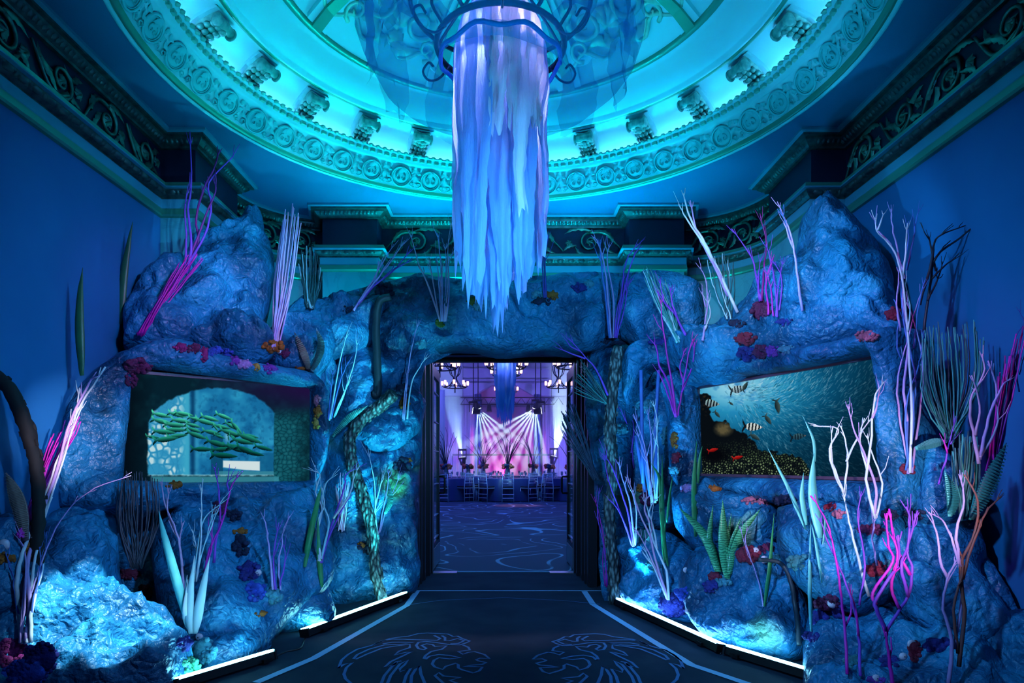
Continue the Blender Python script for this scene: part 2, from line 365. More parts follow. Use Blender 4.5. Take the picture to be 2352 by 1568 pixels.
ring('soffit_band', [(1.93, 4.55), (1.75, 4.58), (1.745, 4.62), (1.72, 4.625), (1.715, 4.66), (1.66, 4.67)], M_drum, 'plain soffit band inside the dome')
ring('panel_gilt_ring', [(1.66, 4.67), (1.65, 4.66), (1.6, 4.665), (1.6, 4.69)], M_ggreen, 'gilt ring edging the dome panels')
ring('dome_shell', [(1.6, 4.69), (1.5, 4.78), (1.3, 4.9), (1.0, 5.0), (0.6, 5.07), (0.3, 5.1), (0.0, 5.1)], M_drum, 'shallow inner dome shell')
M_medal = mat('medallion_stucco', (0.11, 0.62, 0.68), 0.45)
M_brk = mat('bracket_stucco', (0.1, 0.4, 0.36), 0.35, 0.1); vary(M_brk, [(0.3, (0.05, 0.26, 0.25)), (0.7, (0.18, 0.55, 0.48))], 25)
# dentils, eggs of the ledge
den = MB().box((-0.021, -0.016, -0.013), (0.021, 0.016, 0.013)).mesh('dentil', M_stucco)
for i in range(192):
    a = 2 * PI * (i + .5) / 192
    if math.sin(a) < -0.55: continue
    o = link('dentil', den, dome, (2.222 * math.cos(a), DC[1] + 2.222 * math.sin(a), 4.286)); o.rotation_euler = (0, 0, a + PI / 2)
lip = MB()
for i in range(192):
    a = 2 * PI * i / 192; lip.ball((2.18 * math.cos(a), DC[1] + 2.18 * math.sin(a), 4.315), (0.026, 0.026, 0.014), 5, 4)
o = lip.build('bead_lip', M_stucco, dome, True); o['kind'] = 'stuff'
# medallions
def medallion():
    m = MB(); E = lambda a, r, h: (math.cos(a) * 0.098 * r, math.sin(a) * 0.09 * r, h)
    m.tube([E(2 * PI * k / 24, 1, 0.008) for k in range(25)], 0.010, 5, cap=False)
    m.tube([E(2 * PI * k / 24, 0.84, 0.006) for k in range(25)], 0.005, 4, cap=False)
    m.add([E(2 * PI * k / 20, 0.8, 0.002) for k in range(20)] + [(0, 0, 0.010)], [(20, k, (k + 1) % 20) for k in range(20)])
    for s in (-1, 1):
        m.tube([(p[0], p[1], 0.014) for p in spiral((s * 0.022, -0.012), 0.034, 0.9, PI / 2, s > 0, 10)], [0.005] * 11, 4)
    fr = lambda p, h: (p[0], p[1], h + 0.008)
    for s in (-1, 0, 1): leaf2d(m, fr, Vector((0, 0.085)), Vector((s * 0.045, 0.03)), 0.02, 2, 0.014)
    for s in (-1, 1):
        leaf2d(m, fr, Vector((s * 0.10, 0.05)), Vector((s * 0.145, 0.085)), 0.022, 3, 0.016)
        leaf2d(m, fr, Vector((s * 0.1, -0.02)), Vector((s * 0.15, 0.03)), 0.02, 3, 0.016)
        m.tube([(p[0], p[1], 0.01) for p in spiral((s * 0.122, -0.055), 0.024, 0.8, 0 if s < 0 else PI, s > 0, 8)], 0.0045, 4)
        m.tube([(s * 0.09, -0.05, 0.01), (s * 0.12, -0.078, 0.012), (s * 0.15, -0.07, 0.01)], [0.007, 0.006, 0.003], 4)
    return m.mesh('medallion', M_medal, True)
med = medallion(); sl = math.atan2(0.145, 0.10)
for i in range(48):
    a = 2 * PI * (i + .5) / 48
    if math.sin(a) < -0.55: continue
    rr, zz = 2.343, 4.155
    ex = Vector((math.sin(a), -math.cos(a), 0)); out = Vector((math.cos(a), math.sin(a), 0)); ey = (-out * math.cos(sl) + Vector((0, 0, math.sin(sl)))).normalized()
    ez = ex.cross(ey)
    if ez.z > 0: ex = -ex; ez = ex.cross(ey)
    o = link('medallion', med, dome); M4 = Matrix((ex, ey, ez)).transposed().to_4x4(); M4.translation = Vector((rr * math.cos(a), DC[1] + rr * math.sin(a), zz)) + ez * 0.004; o.matrix_local = M4
# scroll brackets of the cove: local u tangential, v up the cove
def bracket():
    m = MB(); prof = [(2.335, 4.345), (2.315, 4.40), (2.26, 4.45), (2.19, 4.49), (2.12, 4.515), (2.07, 4.53)]
    hump = [0.06, 0.085, 0.075, 0.085, 0.14, 0.07]; V = []; us = (-0.08, -0.074, -0.03, 0.0, 0.03, 0.074, 0.08); hs = (-0.01, 0.5, 0.85, 1.0, 0.85, 0.5, -0.01)
    for (r, z), h in zip(prof, hump):
        nr, nz = -0.6, -0.8
        for u, hh in zip(us, hs): V.append((u, r + nr * h * hh, z + nz * h * hh))
    k = len(us)
    m.add(V, [(i * k + j, i * k + j + 1, (i + 1) * k + j + 1, (i + 1) * k + j) for i in range(len(prof) - 1) for j in range(k - 1)])
    m.add([V[0], V[1], V[2], V[3], V[4], V[5], V[6]], [tuple(range(7))])
    m.tube([(-0.088, 2.05, 4.44), (0.088, 2.05, 4.44)], 0.036, 10)          # rolled scroll at the head
    m.tube([(-0.08, 2.27, 4.345), (0.08, 2.27, 4.345)], 0.022, 8)
    S = [(2.275, 4.345), (2.235, 4.375), (2.19, 4.40), (2.14, 4.415), (2.09, 4.42)]       # acanthus lobes up the front
    for lv, (r, z) in enumerate(S):
        for sx, q in ((-1, 0), (-.5, .6), (0, 1), (.5, .6), (1, 0)):
            m.ball((sx * (0.072 - .004 * lv), r - .018 * q + .012 * abs(sx), z - .018 * q + .012 * abs(sx)), (.024, .03, .022), 7, 5)
    for sx in (-1, 1): m.ball((sx * .085, 2.055, 4.435), (.012, .05, .05), 10, 8)
    return m.mesh('scroll_bracket', M_brk, True)
brk = bracket()
bplate = MB().box((-0.075, 2.10, 4.34), (0.075, 2.36, 4.52)).mesh('bracket_plate', M_drum)
bp = MB(); 
for (r, z), (r2, z2) in zip([(2.345, 4.34), (2.325, 4.385), (2.28, 4.43), (2.21, 4.475), (2.12, 4.512)], [(2.325, 4.385), (2.28, 4.43), (2.21, 4.475), (2.12, 4.512), (2.06, 4.53)]):
    V = []
    for u in (-0.11, 0.11):
        for (q, zz) in ((r, z), (r2, z2)): V += [(u, q, zz), (u, q - 0.018, zz - 0.018)]
    bp.add(V, [(0, 1, 3, 2), (4, 6, 7, 5), (1, 5, 7, 3)])
bplate = bp.mesh('bracket_plate', M_drum)
for i in range(24):
    a = 2 * PI * (i + .5) / 24
    if math.sin(a) < -0.55: continue
    o = link('scroll_bracket', brk, dome, (DC[0], DC[1], 0)); o.rotation_euler = (0, 0, a - PI / 2)
    p = link('bracket_plate', bplate, o)
# panel ribs and ornament inside the dome
def domez(r):
    P = [(1.6, 4.69), (1.5, 4.78), (1.3, 4.9), (1.0, 5.0), (0.6, 5.07), (0.3, 5.1), (0.0, 5.1)]
    for (r1, z1), (r0, z0) in zip(P, P[1:]):
        if r0 <= r <= r1: return z0 + (z1 - z0) * (r - r0) / (r1 - r0)
    return 4.69
for k in range(8):
    a = 2 * PI * (k + .5) / 8; d = Vector((math.cos(a), math.sin(a))); t = Vector((-d.y, d.x))
    for nm, hw, th, mt in (('panel_rib', 0.11, 0.05, M_drum), ('rib_gilt', 0.05, 0.075, M_ggreen)):
        m = MB(); V = []
        rs = [1.58, 1.45, 1.25, 1.0, 0.7, 0.5]
        for r in rs:
            z = domez(r)
            for u, h in ((-hw, 0), (-hw, th), (hw, th), (hw, 0)):
                q = d * r + t * u * (0.4 + 0.6 * r / 1.6); V.append((DC[0] + q.x, DC[1] + q.y, z - h + 0.01))
        m.add(V, [(4*i+j, 4*i+j+1, 4*i+5+j, 4*i+4+j) for i in range(len(rs) - 1) for j in range(3)] + [(0, 1, 2, 3)])
        m.build(nm, mt, dome)
    # ornament in the panel between ribs
    a2 = 2 * PI * k / 8; d2 = Vector((math.cos(a2), math.sin(a2))); t2 = Vector((-d2.y, d2.x)); m = MB()
    def fr(p, h):
        u, r = p[0], 1.5 - p[1]; ang = u / max(1.25, 0.3); q = d2 * (r * math.cos(ang)) + t2 * (r * math.sin(ang)); rr = max(0, r)
        return (DC[0] + q.x, DC[1] + q.y, domez(min(rr, 1.59)) - h * 1.6 - 0.01)
    for s in (-1, 1):
        m.tube([fr(p, 0.02) for p in spiral((s * 0.2, 0.34), 0.17, 1.5, PI / 2, s > 0)], [0.03 - 0.001 * i for i in range(23)], 5)
        m.tube([fr(p, 0.02) for p in spiral((s * 0.33, 0.16), 0.09, 1.2, -PI / 2, s < 0, 14)], [0.02 - 0.0007 * i for i in range(15)], 5)
        for p0, p1, w_ in (((s * .05, .1), (s * .28, .13), .05), ((s * .2, .5), (s * .42, .42), .06), ((s * .3, .45), (s * .46, .22), .06), ((s * .1, .2), (s * .02, .04), .04), ((s * .05, .5), (s * .25, .62), .05), ((s * .4, .3), (s * .5, .08), .05)):
            leaf2d(m, fr, Vector(p0), Vector(p1), w_, 4, 0.05)
    for kk in range(6):
        b = 2 * PI * kk / 6; leaf2d(m, fr, Vector((0, .3)), Vector((.13 * math.cos(b), .3 + .13 * math.sin(b))), 0.045, 2, 0.05)
    m.tube([fr((u / 10 * 0.45, 0.08 + 0.05 * math.cos(u * .9)), 0.015) for u in range(-10, 11)], 0.018, 5)
    m.build('panel_ornament', M_stucco, dome, True)
# hidden cyan LED tube behind the ledge
M_led = mat('cyan_cove_led', (0, 0, 0), emit=(0.16, 0.60, 1.0), estr=34.0)
o = MB().lathe([(2.285, 4.328), (2.30, 4.328), (2.30, 4.335), (2.285, 4.335)], dc, 64, closed_prof=True).build('cove_led_strip', M_led, dome)
o['label'] = 'cyan light strip hidden behind the ledge'
# ---- floor
M_carp = mat('dark_carpet', (0.02, 0.03, 0.05), 0.9, spec=0.1)
vary(M_carp, [(0.3, (0.016, 0.028, 0.05)), (0.7, (0.028, 0.045, 0.07))], 3, 6, 0.3, 260, 0.003)
struct(MB().box((-3.05, -1.2, -0.1), (3.05, 7.6, 0)).build('floor', M_carp), 'dark navy carpet leading to the doors')
M_line = mat('pale_carpet_line', (0.28, 0.5, 0.75), 0.85); M_lion = mat('blue_carpet_figure', (0.06, 0.19, 0.42), 0.9)
def ground(x, y): Y = F * EYE / (y - HZ); return Vector(((x - CX) / F * Y, Y, 0))
def ribbon(P, wd, z, closed=False):
    m = MB(); P = [Vector((p.x, p.y)) for p in P]; n = len(P); V = []
    for i in range(n):
        a, b = (P[i - 1] if (i or closed) else P[i]), (P[(i + 1) % n] if (i < n - 1 or closed) else P[i])
        t = (b - a); t = t.normalized() if t.length > 0 else Vector((1, 0)); nn = Vector((-t.y, t.x)); wi = wd[i] if hasattr(wd, '__len__') else wd
        V += [(*(P[i] + nn * wi), z), (*(P[i] - nn * wi), z)]
    m.add(V, [(2*i, 2*i+1, 2*((i+1) % n)+1, 2*((i+1) % n)) for i in range(n if closed else n - 1)]); return m
for nm, pts in (('carpet_border_line', '588,1568 720,1512 935,1390 958,1358'), ('carpet_border_line', '1342,1358 1362,1388 1588,1527 1730,1575')):
    o = ribbon([ground(*p) for p in px(pts)], 0.028, 0.003).build(nm, M_line); struct(o, 'pale blue line edging the carpet')
struct(ribbon([ground(*p) for p in px('925,1357 1000,1357 1160,1357 1300,1357 1382,1357')], 0.014, 0.004).build('carpet_cross_line', M_line), 'pale line across the carpet at the portal')
struct(ribbon([ground(*p) for p in px('940,1389 1010,1379 1160,1373 1300,1380 1378,1388')], 0.006, 0.0035).build('carpet_seam', M_lion), 'faint curved seam in the carpet')
# lion emblem outlines (traced strokes, laid flat on the carpet)
LION = ['213,640 250,540 330,470 450,400 640,350 760,300 870,262 1000,244 1110,232 1230,200 1350,192 1500,198 1620,205 1680,235 1740,230 1800,262 1900,295 1850,318 1770,345 1640,340 1520,322 1460,312 1330,300 1240,310 1210,350 1240,395 1310,405 1340,390 1280,350 1340,330 1420,340 1450,365 1600,355 1540,400 1400,430 1330,480 1310,520 1330,530 1380,490 1500,468 1640,480 1780,510 1640,525 1500,510 1440,540 1415,590 1450,630 1550,660 1590,620 1720,580 1750,600 1750,640 1800,665 1940,705 2020,680 2060,630 1960,625 1820,622 1930,605 2060,595 2110,572 2010,550 1980,535 2030,515 2150,520 2090,470 1960,430 1880,440 1810,465 1750,430 1900,410 1880,375 1810,345',
        '660,350 770,290 900,270 1060,272 1300,280 1480,285 1520,262 1440,222', '1540,225 1580,250 1580,290 1640,290 1740,262 1830,290 1750,325 1650,330',
        '780,330 900,310 1180,312 1000,338 800,345 600,400 450,470 405,520 430,530 560,470 760,390 900,365 1130,335 1125,380 990,425 930,475 1080,440 1160,425 1050,480 880,560 800,635 920,600 960,560 1020,550',
        '213,640 280,595 390,570 310,640 280,720 300,780 370,840', '760,840 800,740 900,620 960,570', '840,840 880,740 1000,590 1105,540 1060,600 1000,650 1000,690 1140,645 1080,740 1050,840', '1140,840 1150,740 1200,660 1255,615 1270,720 1320,840',
        '1560,840 1450,740 1500,700 1560,745 1780,765 1640,800 1740,840']
for side in (0, 1):
    m = MB()
    for s in LION:
        P = []
        for x, y in px(s):
            gx = 740 + x / 5.6; gy = 1420 + y / 5.6
            if side: gx = 2 * CX - gx + 42 - 6; gy += 1.5
            P.append(ground(gx, gy))
        r = ribbon(P, 0.0095, 0.003); m.add(r.v, r.f)
    o = m.build('lion_emblem', M_lion)
    struct(o, 'blue outlined lion head woven into the carpet, facing ' + ('west' if side else 'east'))
# ================================================================ ROCKS
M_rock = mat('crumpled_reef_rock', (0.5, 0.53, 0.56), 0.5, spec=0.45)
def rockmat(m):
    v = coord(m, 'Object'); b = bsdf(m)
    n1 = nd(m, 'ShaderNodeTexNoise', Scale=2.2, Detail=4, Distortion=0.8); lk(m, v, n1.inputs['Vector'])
    c1 = ramp(m, n1.outputs['Fac'], [(0.30, (0.004, 0.03, 0.085)), (0.46, (0.010, 0.12, 0.27)), (0.62, (0.018, 0.23, 0.46)), (0.8, (0.05, 0.40, 0.62))])  # blue of the stage light put into the grey rock's colours
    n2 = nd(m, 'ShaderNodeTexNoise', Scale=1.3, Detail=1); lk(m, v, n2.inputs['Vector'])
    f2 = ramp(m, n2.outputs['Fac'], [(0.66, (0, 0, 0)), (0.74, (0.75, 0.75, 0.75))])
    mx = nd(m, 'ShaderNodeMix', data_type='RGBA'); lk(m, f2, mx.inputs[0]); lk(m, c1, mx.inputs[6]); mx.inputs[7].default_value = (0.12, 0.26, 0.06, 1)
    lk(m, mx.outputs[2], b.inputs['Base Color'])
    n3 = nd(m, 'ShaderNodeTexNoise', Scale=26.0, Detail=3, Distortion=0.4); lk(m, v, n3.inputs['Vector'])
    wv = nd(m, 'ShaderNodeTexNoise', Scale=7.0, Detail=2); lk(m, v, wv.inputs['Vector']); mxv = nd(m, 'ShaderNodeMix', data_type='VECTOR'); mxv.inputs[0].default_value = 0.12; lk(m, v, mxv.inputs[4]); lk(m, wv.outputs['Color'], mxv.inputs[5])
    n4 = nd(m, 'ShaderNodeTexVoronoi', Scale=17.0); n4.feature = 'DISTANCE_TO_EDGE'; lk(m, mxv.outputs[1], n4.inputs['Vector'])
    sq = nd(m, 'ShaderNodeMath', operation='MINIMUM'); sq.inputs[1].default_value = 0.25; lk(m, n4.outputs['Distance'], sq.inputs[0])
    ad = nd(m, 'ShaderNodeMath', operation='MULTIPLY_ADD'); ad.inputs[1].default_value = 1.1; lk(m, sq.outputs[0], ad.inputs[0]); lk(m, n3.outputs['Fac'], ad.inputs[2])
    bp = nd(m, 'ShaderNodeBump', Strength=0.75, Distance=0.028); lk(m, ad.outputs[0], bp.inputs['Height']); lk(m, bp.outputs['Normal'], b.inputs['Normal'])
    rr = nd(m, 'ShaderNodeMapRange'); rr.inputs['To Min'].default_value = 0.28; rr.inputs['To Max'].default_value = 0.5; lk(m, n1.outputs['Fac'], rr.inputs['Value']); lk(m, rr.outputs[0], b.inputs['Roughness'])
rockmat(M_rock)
class Plane:
    def __init__(s, pts):
        (a, b, c) = [at(*p) for p in pts]; s.o = (a + b + c) / 3; n = (b - a).cross(c - a).normalized()
        if n.y > 0: n = -n
        s.n = n; h = Vector((0, 0, 1)); s.e1 = h.cross(n).normalized() * -1
        if s.e1.x < 0: s.e1 = -s.e1
        s.e2 = n.cross(s.e1)
        if s.e2.z < 0: s.e2 = -s.e2
        s.cam = Vector((0, 0, EYE))
    def hit(s, x, y):
        d = at(x, y, 1.0) - s.cam; t = (s.o - s.cam).dot(s.n) / d.dot(s.n); return s.cam + d * t
    def uv(s, x, y):
        p = s.hit(x, y) - s.o; return (p.dot(s.e1), p.dot(s.e2))
    def pos(s, u, v, h=0.0): return s.o + s.e1 * u + s.e2 * v + s.n * h
def sdf(P, poly):
    """signed distance, positive inside"""
    A = np.array(poly); B = np.roll(A, -1, 0); d = np.full(len(P), 1e9); ins = np.zeros(len(P), bool)
    for a, b in zip(A, B):
        e = b - a; w_ = P - a; t = np.clip((w_ @ e) / max(e @ e, 1e-12), 0, 1); q = w_ - t[:, None] * e; d = np.minimum(d, np.hypot(q[:, 0], q[:, 1]))
        c = ((a[1] > P[:, 1]) != (b[1] > P[:, 1])); x = (b[0] - a[0]) * (P[:, 1] - a[1]) / ((b[1] - a[1]) if abs(b[1] - a[1]) > 1e-12 else 1e-12) + a[0]
        ins ^= c & (P[:, 0] < x)
    return np.where(ins, d, -d)
def facet(p, sc, amp):
    """crumpled-paper relief: tilted facets of the four nearest random points, softly joined"""
    q = p * sc; d, pts = noise.voronoi(q); w_ = 0.0; h = 0.0
    for k in range(4):
        e = math.exp(-9.0 * (d[k] - d[0])); g = noise.cell_vector(pts[k] * 7.31) - Vector((.5, .5, .5)); h += e * (g.dot(q - pts[k]) * 2.4 + g.x * .5); w_ += e
    return h / w_ * amp
def crumple(p):
    a = noise.fractal(p * 1.6, 1.0, 2.0, 3) * 0.085
    q = p + Vector((noise.noise(p * 3.1), noise.noise(p * 3.1 + Vector((9, 2, 4))), noise.noise(p * 3.1 + Vector((1, 7, 2))))) * 0.09
    b = facet(q, 3.4, 0.10) + facet(q + Vector((4, 1, 6)), 8.0, 0.042)
    c = (0.42 - abs(noise.noise(q * 11 + Vector((3, 1, 7))))) * 0.034 + (0.42 - abs(noise.noise(q * 24.0 + Vector((1, 5, 2))))) * 0.015
    return a + b + c - 0.01
ROCKS = []
def rock(outline, plane, T=0.2, D=0.35, cell=0.018, seed=0, hole=None, back=0.25, label='', amp=1.0, rag=0.02, name='reef_rock', group='boulders of the painted reef'):
    pl = plane if isinstance(plane, Plane) else Plane(plane)
    poly = [pl.uv(*p) for p in px(outline)]
    n0 = len(poly); ext = [(x, y, 0) for x, y in poly]
    sm_ = smoothpts(ext + ext[:1], 4)[:-1]; R = random.Random(seed)
    cxy = Vector((sum(p.x for p in sm_) / len(sm_), sum(p.y for p in sm_) / len(sm_), 0)); off = Vector((seed * 3.1, seed * 1.7, 0))
    poly = []
    for p in sm_:
        k = noise.noise((p + off) * 5) * rag + noise.noise((p + off) * 14) * rag * .6; dr = (p - cxy).normalized(); poly.append((p.x + dr.x * k, p.y + dr.y * k))
    hp = [pl.uv(*p) for p in px(hole)] if hole else None
    A = np.array(poly); lo = A.min(0) - cell * 2; hi = A.max(0) + cell * 2
    nu, nv = int((hi[0] - lo[0]) / cell) + 1, int((hi[1] - lo[1]) / cell) + 1
    U, V = np.meshgrid(lo[0] + np.arange(nu) * cell, lo[1] + np.arange(nv) * cell, indexing='ij'); P = np.stack([U.ravel(), V.ravel()], 1)
    def dist(Q):
        d = sdf(Q, poly)
        return np.minimum(d, -sdf(Q, hp)) if hp else d
    d = dist(P); inside = (d > 0)
    ins2 = inside.reshape(nu, nv); cellin = ins2[:-1, :-1] | ins2[1:, :-1] | ins2[:-1, 1:] | ins2[1:, 1:]
    e = 1e-4
    used = np.zeros((nu, nv), bool); used[:-1, :-1] |= cellin; used[1:, :-1] |= cellin; used[:-1, 1:] |= cellin; used[1:, 1:] |= cellin
    out = used.ravel() & ~inside
    idx = np.nonzero(out)[0]; Q = P[idx].copy()
    for _ in range(3):
        dq = dist(Q); gx = (dist(Q + [e, 0]) - dq) / e; gy = (dist(Q + [0, e]) - dq) / e; L = np.maximum(gx * gx + gy * gy, 0.2); Q -= np.stack([gx, gy], 1) * (dq / L)[:, None]
    P[idx] = Q; d[idx] = 0.0
    ids = -np.ones(nu * nv, int); ui = np.nonzero(used.ravel())[0]; ids[ui] = np.arange(len(ui))
    ids2 = ids.reshape(nu, nv); ii, jj = np.nonzero(cellin)
    F4 = np.stack([ids2[ii, jj], ids2[ii + 1, jj], ids2[ii + 1, jj + 1], ids2[ii, jj + 1]], 1)
    verts = []
    for k in ui:
        s = min(d[k] / D, 1.0); b = T * math.sqrt(max(0.0, 1 - (1 - s) ** 2)); p0 = pl.pos(P[k, 0], P[k, 1], b); fade = min(1.0, d[k] / 0.10 + 0.15)
        h = crumple(p0 + Vector((off.x, 0, off.y)) * 0.37) * fade * amp
        verts.append(p0 + pl.n * h)
    # back: boundary loop pushed back and closed
    ed = {}
    for f in F4.tolist():
        for a, b in zip(f, f[1:] + f[:1]):
            if (b, a) in ed: del ed[(b, a)]
            else: ed[(a, b)] = 1
    faces = F4.tolist(); bmap = {}
    c3 = pl.pos(cxy.x, cxy.y, -back)
    for a, b in ed:
        for q in (a, b):
            if q not in bmap:
                bmap[q] = len(verts); base = verts[q] - pl.n * back; verts.append(base if hole else base.lerp(c3, 0.12))
        faces.append((b, a, bmap[a], bmap[b]))
    if not hole:
        ci = len(verts); verts.append(c3)
        for a, b in ed: faces.append((bmap[b], bmap[a], ci))
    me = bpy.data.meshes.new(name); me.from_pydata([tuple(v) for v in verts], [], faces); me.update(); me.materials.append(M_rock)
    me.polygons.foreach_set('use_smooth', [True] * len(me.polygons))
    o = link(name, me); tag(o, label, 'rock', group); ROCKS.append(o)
    from mathutils.bvhtree import BVHTree
    o_bvh.append(BVHTree.FromPolygons([v for v in verts], [tuple(f) for f in F4.tolist()]))
    return o
o_bvh = []
def surf(x, y, dflt=5.0):
    """first rock surface met by the sight line through pixel (x, y): where things that grow on the reef are rooted"""
    cam_ = Vector((0, 0, EYE)); d = (at(x, y, 1.0) - cam_); L = d.length; d.normalize(); best = None
    for b in o_bvh:
        h = b.ray_cast(cam_, d)
        if h[0] is not None and (best is None or h[3] < best): best = h[3]
    return (best / L) if best else dflt
# screens' planes (solved from their outlines)
PL_L = Plane([(300, 850, 4.62), (715, 892, 5.52), (715, 1103, 5.52)])
PL_R = Plane([(1604, 893, 5.75), (2012, 823, 4.08), (2012, 1095, 4.08)])
def plane_back(pl, d):
    q = Plane.__new__(Plane); q.__dict__ = dict(pl.__dict__); q.o = pl.o - pl.n * d; return q
rock('140,1190 230,900 320,800 640,790 770,800 770,1330 640,1440 430,1500 120,1480 90,1300', plane_back(PL_L, 0.32), 0.10, 0.3, 0.03, 1, label='long dark rock backing behind the west screen')
rock('1430,830 1560,830 1700,800 2060,760 2110,1180 2290,1300 2290,1500 1840,1510 1600,1470 1430,1372', plane_back(PL_R, 0.36), 0.10, 0.3, 0.03, 2, label='long dark rock backing behind the east screen')
rock('285,800 288,720 318,662 345,640 385,628 450,618 470,700 450,775 360,800', [(300, 700, 5.15), (450, 700, 5.25), (400, 790, 5.0)], 0.22, 0.3, 0.02, 3, label='dark shoulder boulder at the foot of the west peak')
rock('360,790 390,690 420,605 440,562 470,546 538,530 556,508 600,500 610,545 626,578 632,625 622,690 606,745 640,800 560,835 420,805', [(420, 700, 5.35), (620, 700, 5.6), (500, 800, 5.2)], 0.3, 0.4, 0.018, 4, label='tall pointed west peak rising above the screen', amp=1.15)
rock('600,830 615,770 660,720 690,690 735,705 770,760 760,830 690,850', [(640, 760, 5.75), (740, 760, 5.95), (690, 830, 5.6)], 0.2, 0.25, 0.018, 5, label='dark boulder below the grey-tipped whips')
rock('135,1160 120,1060 138,980 165,915 205,868 250,825 310,792 400,776 480,800 560,828 640,842 705,852 745,885 754,960 748,1050 722,1110 690,1150 560,1160 420,1166 300,1182 220,1178', PL_L, 0.13, 0.11, 0.016, 6, hole='303,866 316,852 345,846 430,857 715,892 714,1104 560,1106 420,1108 283,1102 286,1040 296,960', label='rock surround framing the west screen', amp=0.75)
rock('95,1195 150,1168 230,1172 258,1200 272,1290 278,1385 250,1480 60,1430 20,1330 50,1240', [(60, 1300, 3.95), (270, 1300, 4.35), (150, 1430, 3.85)], 0.22, 0.3, 0.018, 7, label='flat-faced boulder below the west screen behind the tall branches')
rock('-80,1250 -20,1190 40,1185 80,1230 90,1320 60,1390 -80,1400', [(-40, 1300, 3.55), (60, 1300, 3.75), (0, 1390, 3.5)], 0.15, 0.2, 0.018, 8, label='dim boulder at the west wall beside the ribbed pod')
rock('-90,1350 0,1318 100,1314 200,1342 300,1388 380,1428 415,1475 440,1520 425,1600 300,1650 -90,1650', [(0, 1350, 3.85), (380, 1430, 4.1), (200, 1568, 3.55)], 0.28, 0.35, 0.015, 9, label='near boulder raked by hard white light', amp=1.5)
rock('350,1230 400,1178 480,1160 600,1150 720,1145 755,1240 765,1330 700,1385 640,1445 600,1490 520,1525 425,1512 385,1440 352,1340', [(380, 1250, 4.75), (740, 1200, 5.4), (520, 1500, 4.25)], 0.25, 0.4, 0.017, 10, label='broad boulder between the upright white leaves and the floor light')
rock('430,1500 460,1440 520,1430 590,1450 620,1480 560,1530 470,1545', [(450, 1480, 4.2), (600, 1480, 4.4), (520, 1540, 4.05)], 0.15, 0.2, 0.016, 11, label='low smooth boulder beside the near west light bar')
rock('620,1390 650,1330 700,1290 742,1288 756,1340 768,1415 722,1440 655,1448 618,1436', [(640, 1350, 5.0), (760, 1350, 5.1), (700, 1445, 4.85)], 0.16, 0.2, 0.015, 12, label='small cyan-lit boulder at the end of the west light bar')
rock('750,960 758,880 790,810 850,790 930,785 978,806 970,850 962,900 974,932 966,1000 961,1100 958,1200 956,1352 900,1372 850,1388 770,1400 742,1380 746,1150 742,1050', [(760, 1000, 5.95), (960, 1000, 6.45), (850, 1340, 6.15)], 0.2, 0.3, 0.017, 13, label='tall rock column on the west side of the doors')
rock('812,965 850,912 905,893 960,905 974,950 958,998 900,1035 835,1025', [(820, 960, 6.0), (960, 960, 6.25), (890, 1030, 6.05)], 0.14, 0.2, 0.014, 14, label='cyan-lit bulge behind the bark trunk', amp=1.3)
rock('660,790 690,730 745,705 800,682 850,658 890,655 905,700 885,745 835,790 770,808 700,806', [(680, 750, 6.0), (890, 720, 6.3), (780, 800, 5.9)], 0.22, 0.25, 0.015, 15, label='overhanging ledge lit cyan from below', amp=1.2)
rock('850,720 878,668 905,650 960,640 1100,646 1250,640 1400,632 1470,640 1500,690 1470,760 1410,790 1340,805 1270,798 1200,806 1140,806 1080,795 990,796 940,830 880,850 845,800', [(900, 720, 6.35), (1450, 720, 6.45), (1150, 800, 6.3)], 0.26, 0.28, 0.017, 16, label='long rock lintel arching over the doors')
rock('1425,780 1420,700 1448,642 1500,624 1560,630 1612,660 1618,730 1600,775 1540,795 1470,795', [(1430, 720, 6.3), (1610, 720, 5.95), (1520, 790, 6.05)], 0.22, 0.28, 0.017, 17, label='rounded boulder at the east end of the lintel')
rock('1352,830 1375,800 1440,800 1470,850 1446,920 1436,1000 1434,1100 1436,1378 1392,1384 1380,1200 1364,1080 1350,950', [(1370, 1000, 6.45), (1440, 1000, 6.2), (1410, 1370, 6.1)], 0.14, 0.16, 0.016, 18, label='narrow rock column on the east side of the doors')
rock('1400,850 1560,830 1590,960 1590,1180 1500,1220 1400,1200', [(1420, 1000, 6.5), (1580, 1000, 6.2), (1500, 1200, 6.3)], 0.1, 0.3, 0.02, 19, label='dark hollow rock behind the standing poles')
rock('1432,830 1450,790 1500,772 1545,782 1570,820 1555,862 1520,838 1484,850 1462,890 1445,930 1428,900', [(1440, 830, 6.1), (1560, 830, 5.9), (1500, 880, 6.0)], 0.16, 0.14, 0.014, 20, label='cloth-like rock brow over the pole hollow', amp=1.2)
rock('1522,880 1560,852 1600,862 1606,1000 1600,1110 1572,1136 1542,1086 1536,980', [(1530, 980, 5.95), (1600, 980, 5.75), (1570, 1120, 5.75)], 0.14, 0.16, 0.016, 21, label='upright rock between the pole hollow and the east screen')
rock('1568,900 1592,842 1640,828 1740,806 1860,792 2000,764 2052,752 2062,800 2072,900 2082,1000 2098,1100 2092,1170 2000,1188 1850,1168 1700,1140 1600,1118 1572,1060', PL_R, 0.13, 0.11, 0.016, 22, hole='1600,888 1700,868 1850,846 2016,814 2032,1106 1820,1100 1606,1092', label='rock surround framing the east screen', amp=0.75)
rock('1540,825 1562,792 1640,770 1700,742 1760,716 1850,700 1960,690 2050,700 2072,755 2058,775 1980,772 1860,795 1700,816 1600,832', [(1560, 810, 5.7), (2050, 740, 4.35), (1800, 800, 4.8)], 0.22, 0.2, 0.016, 23, label='long sloping ledge over the east screen')
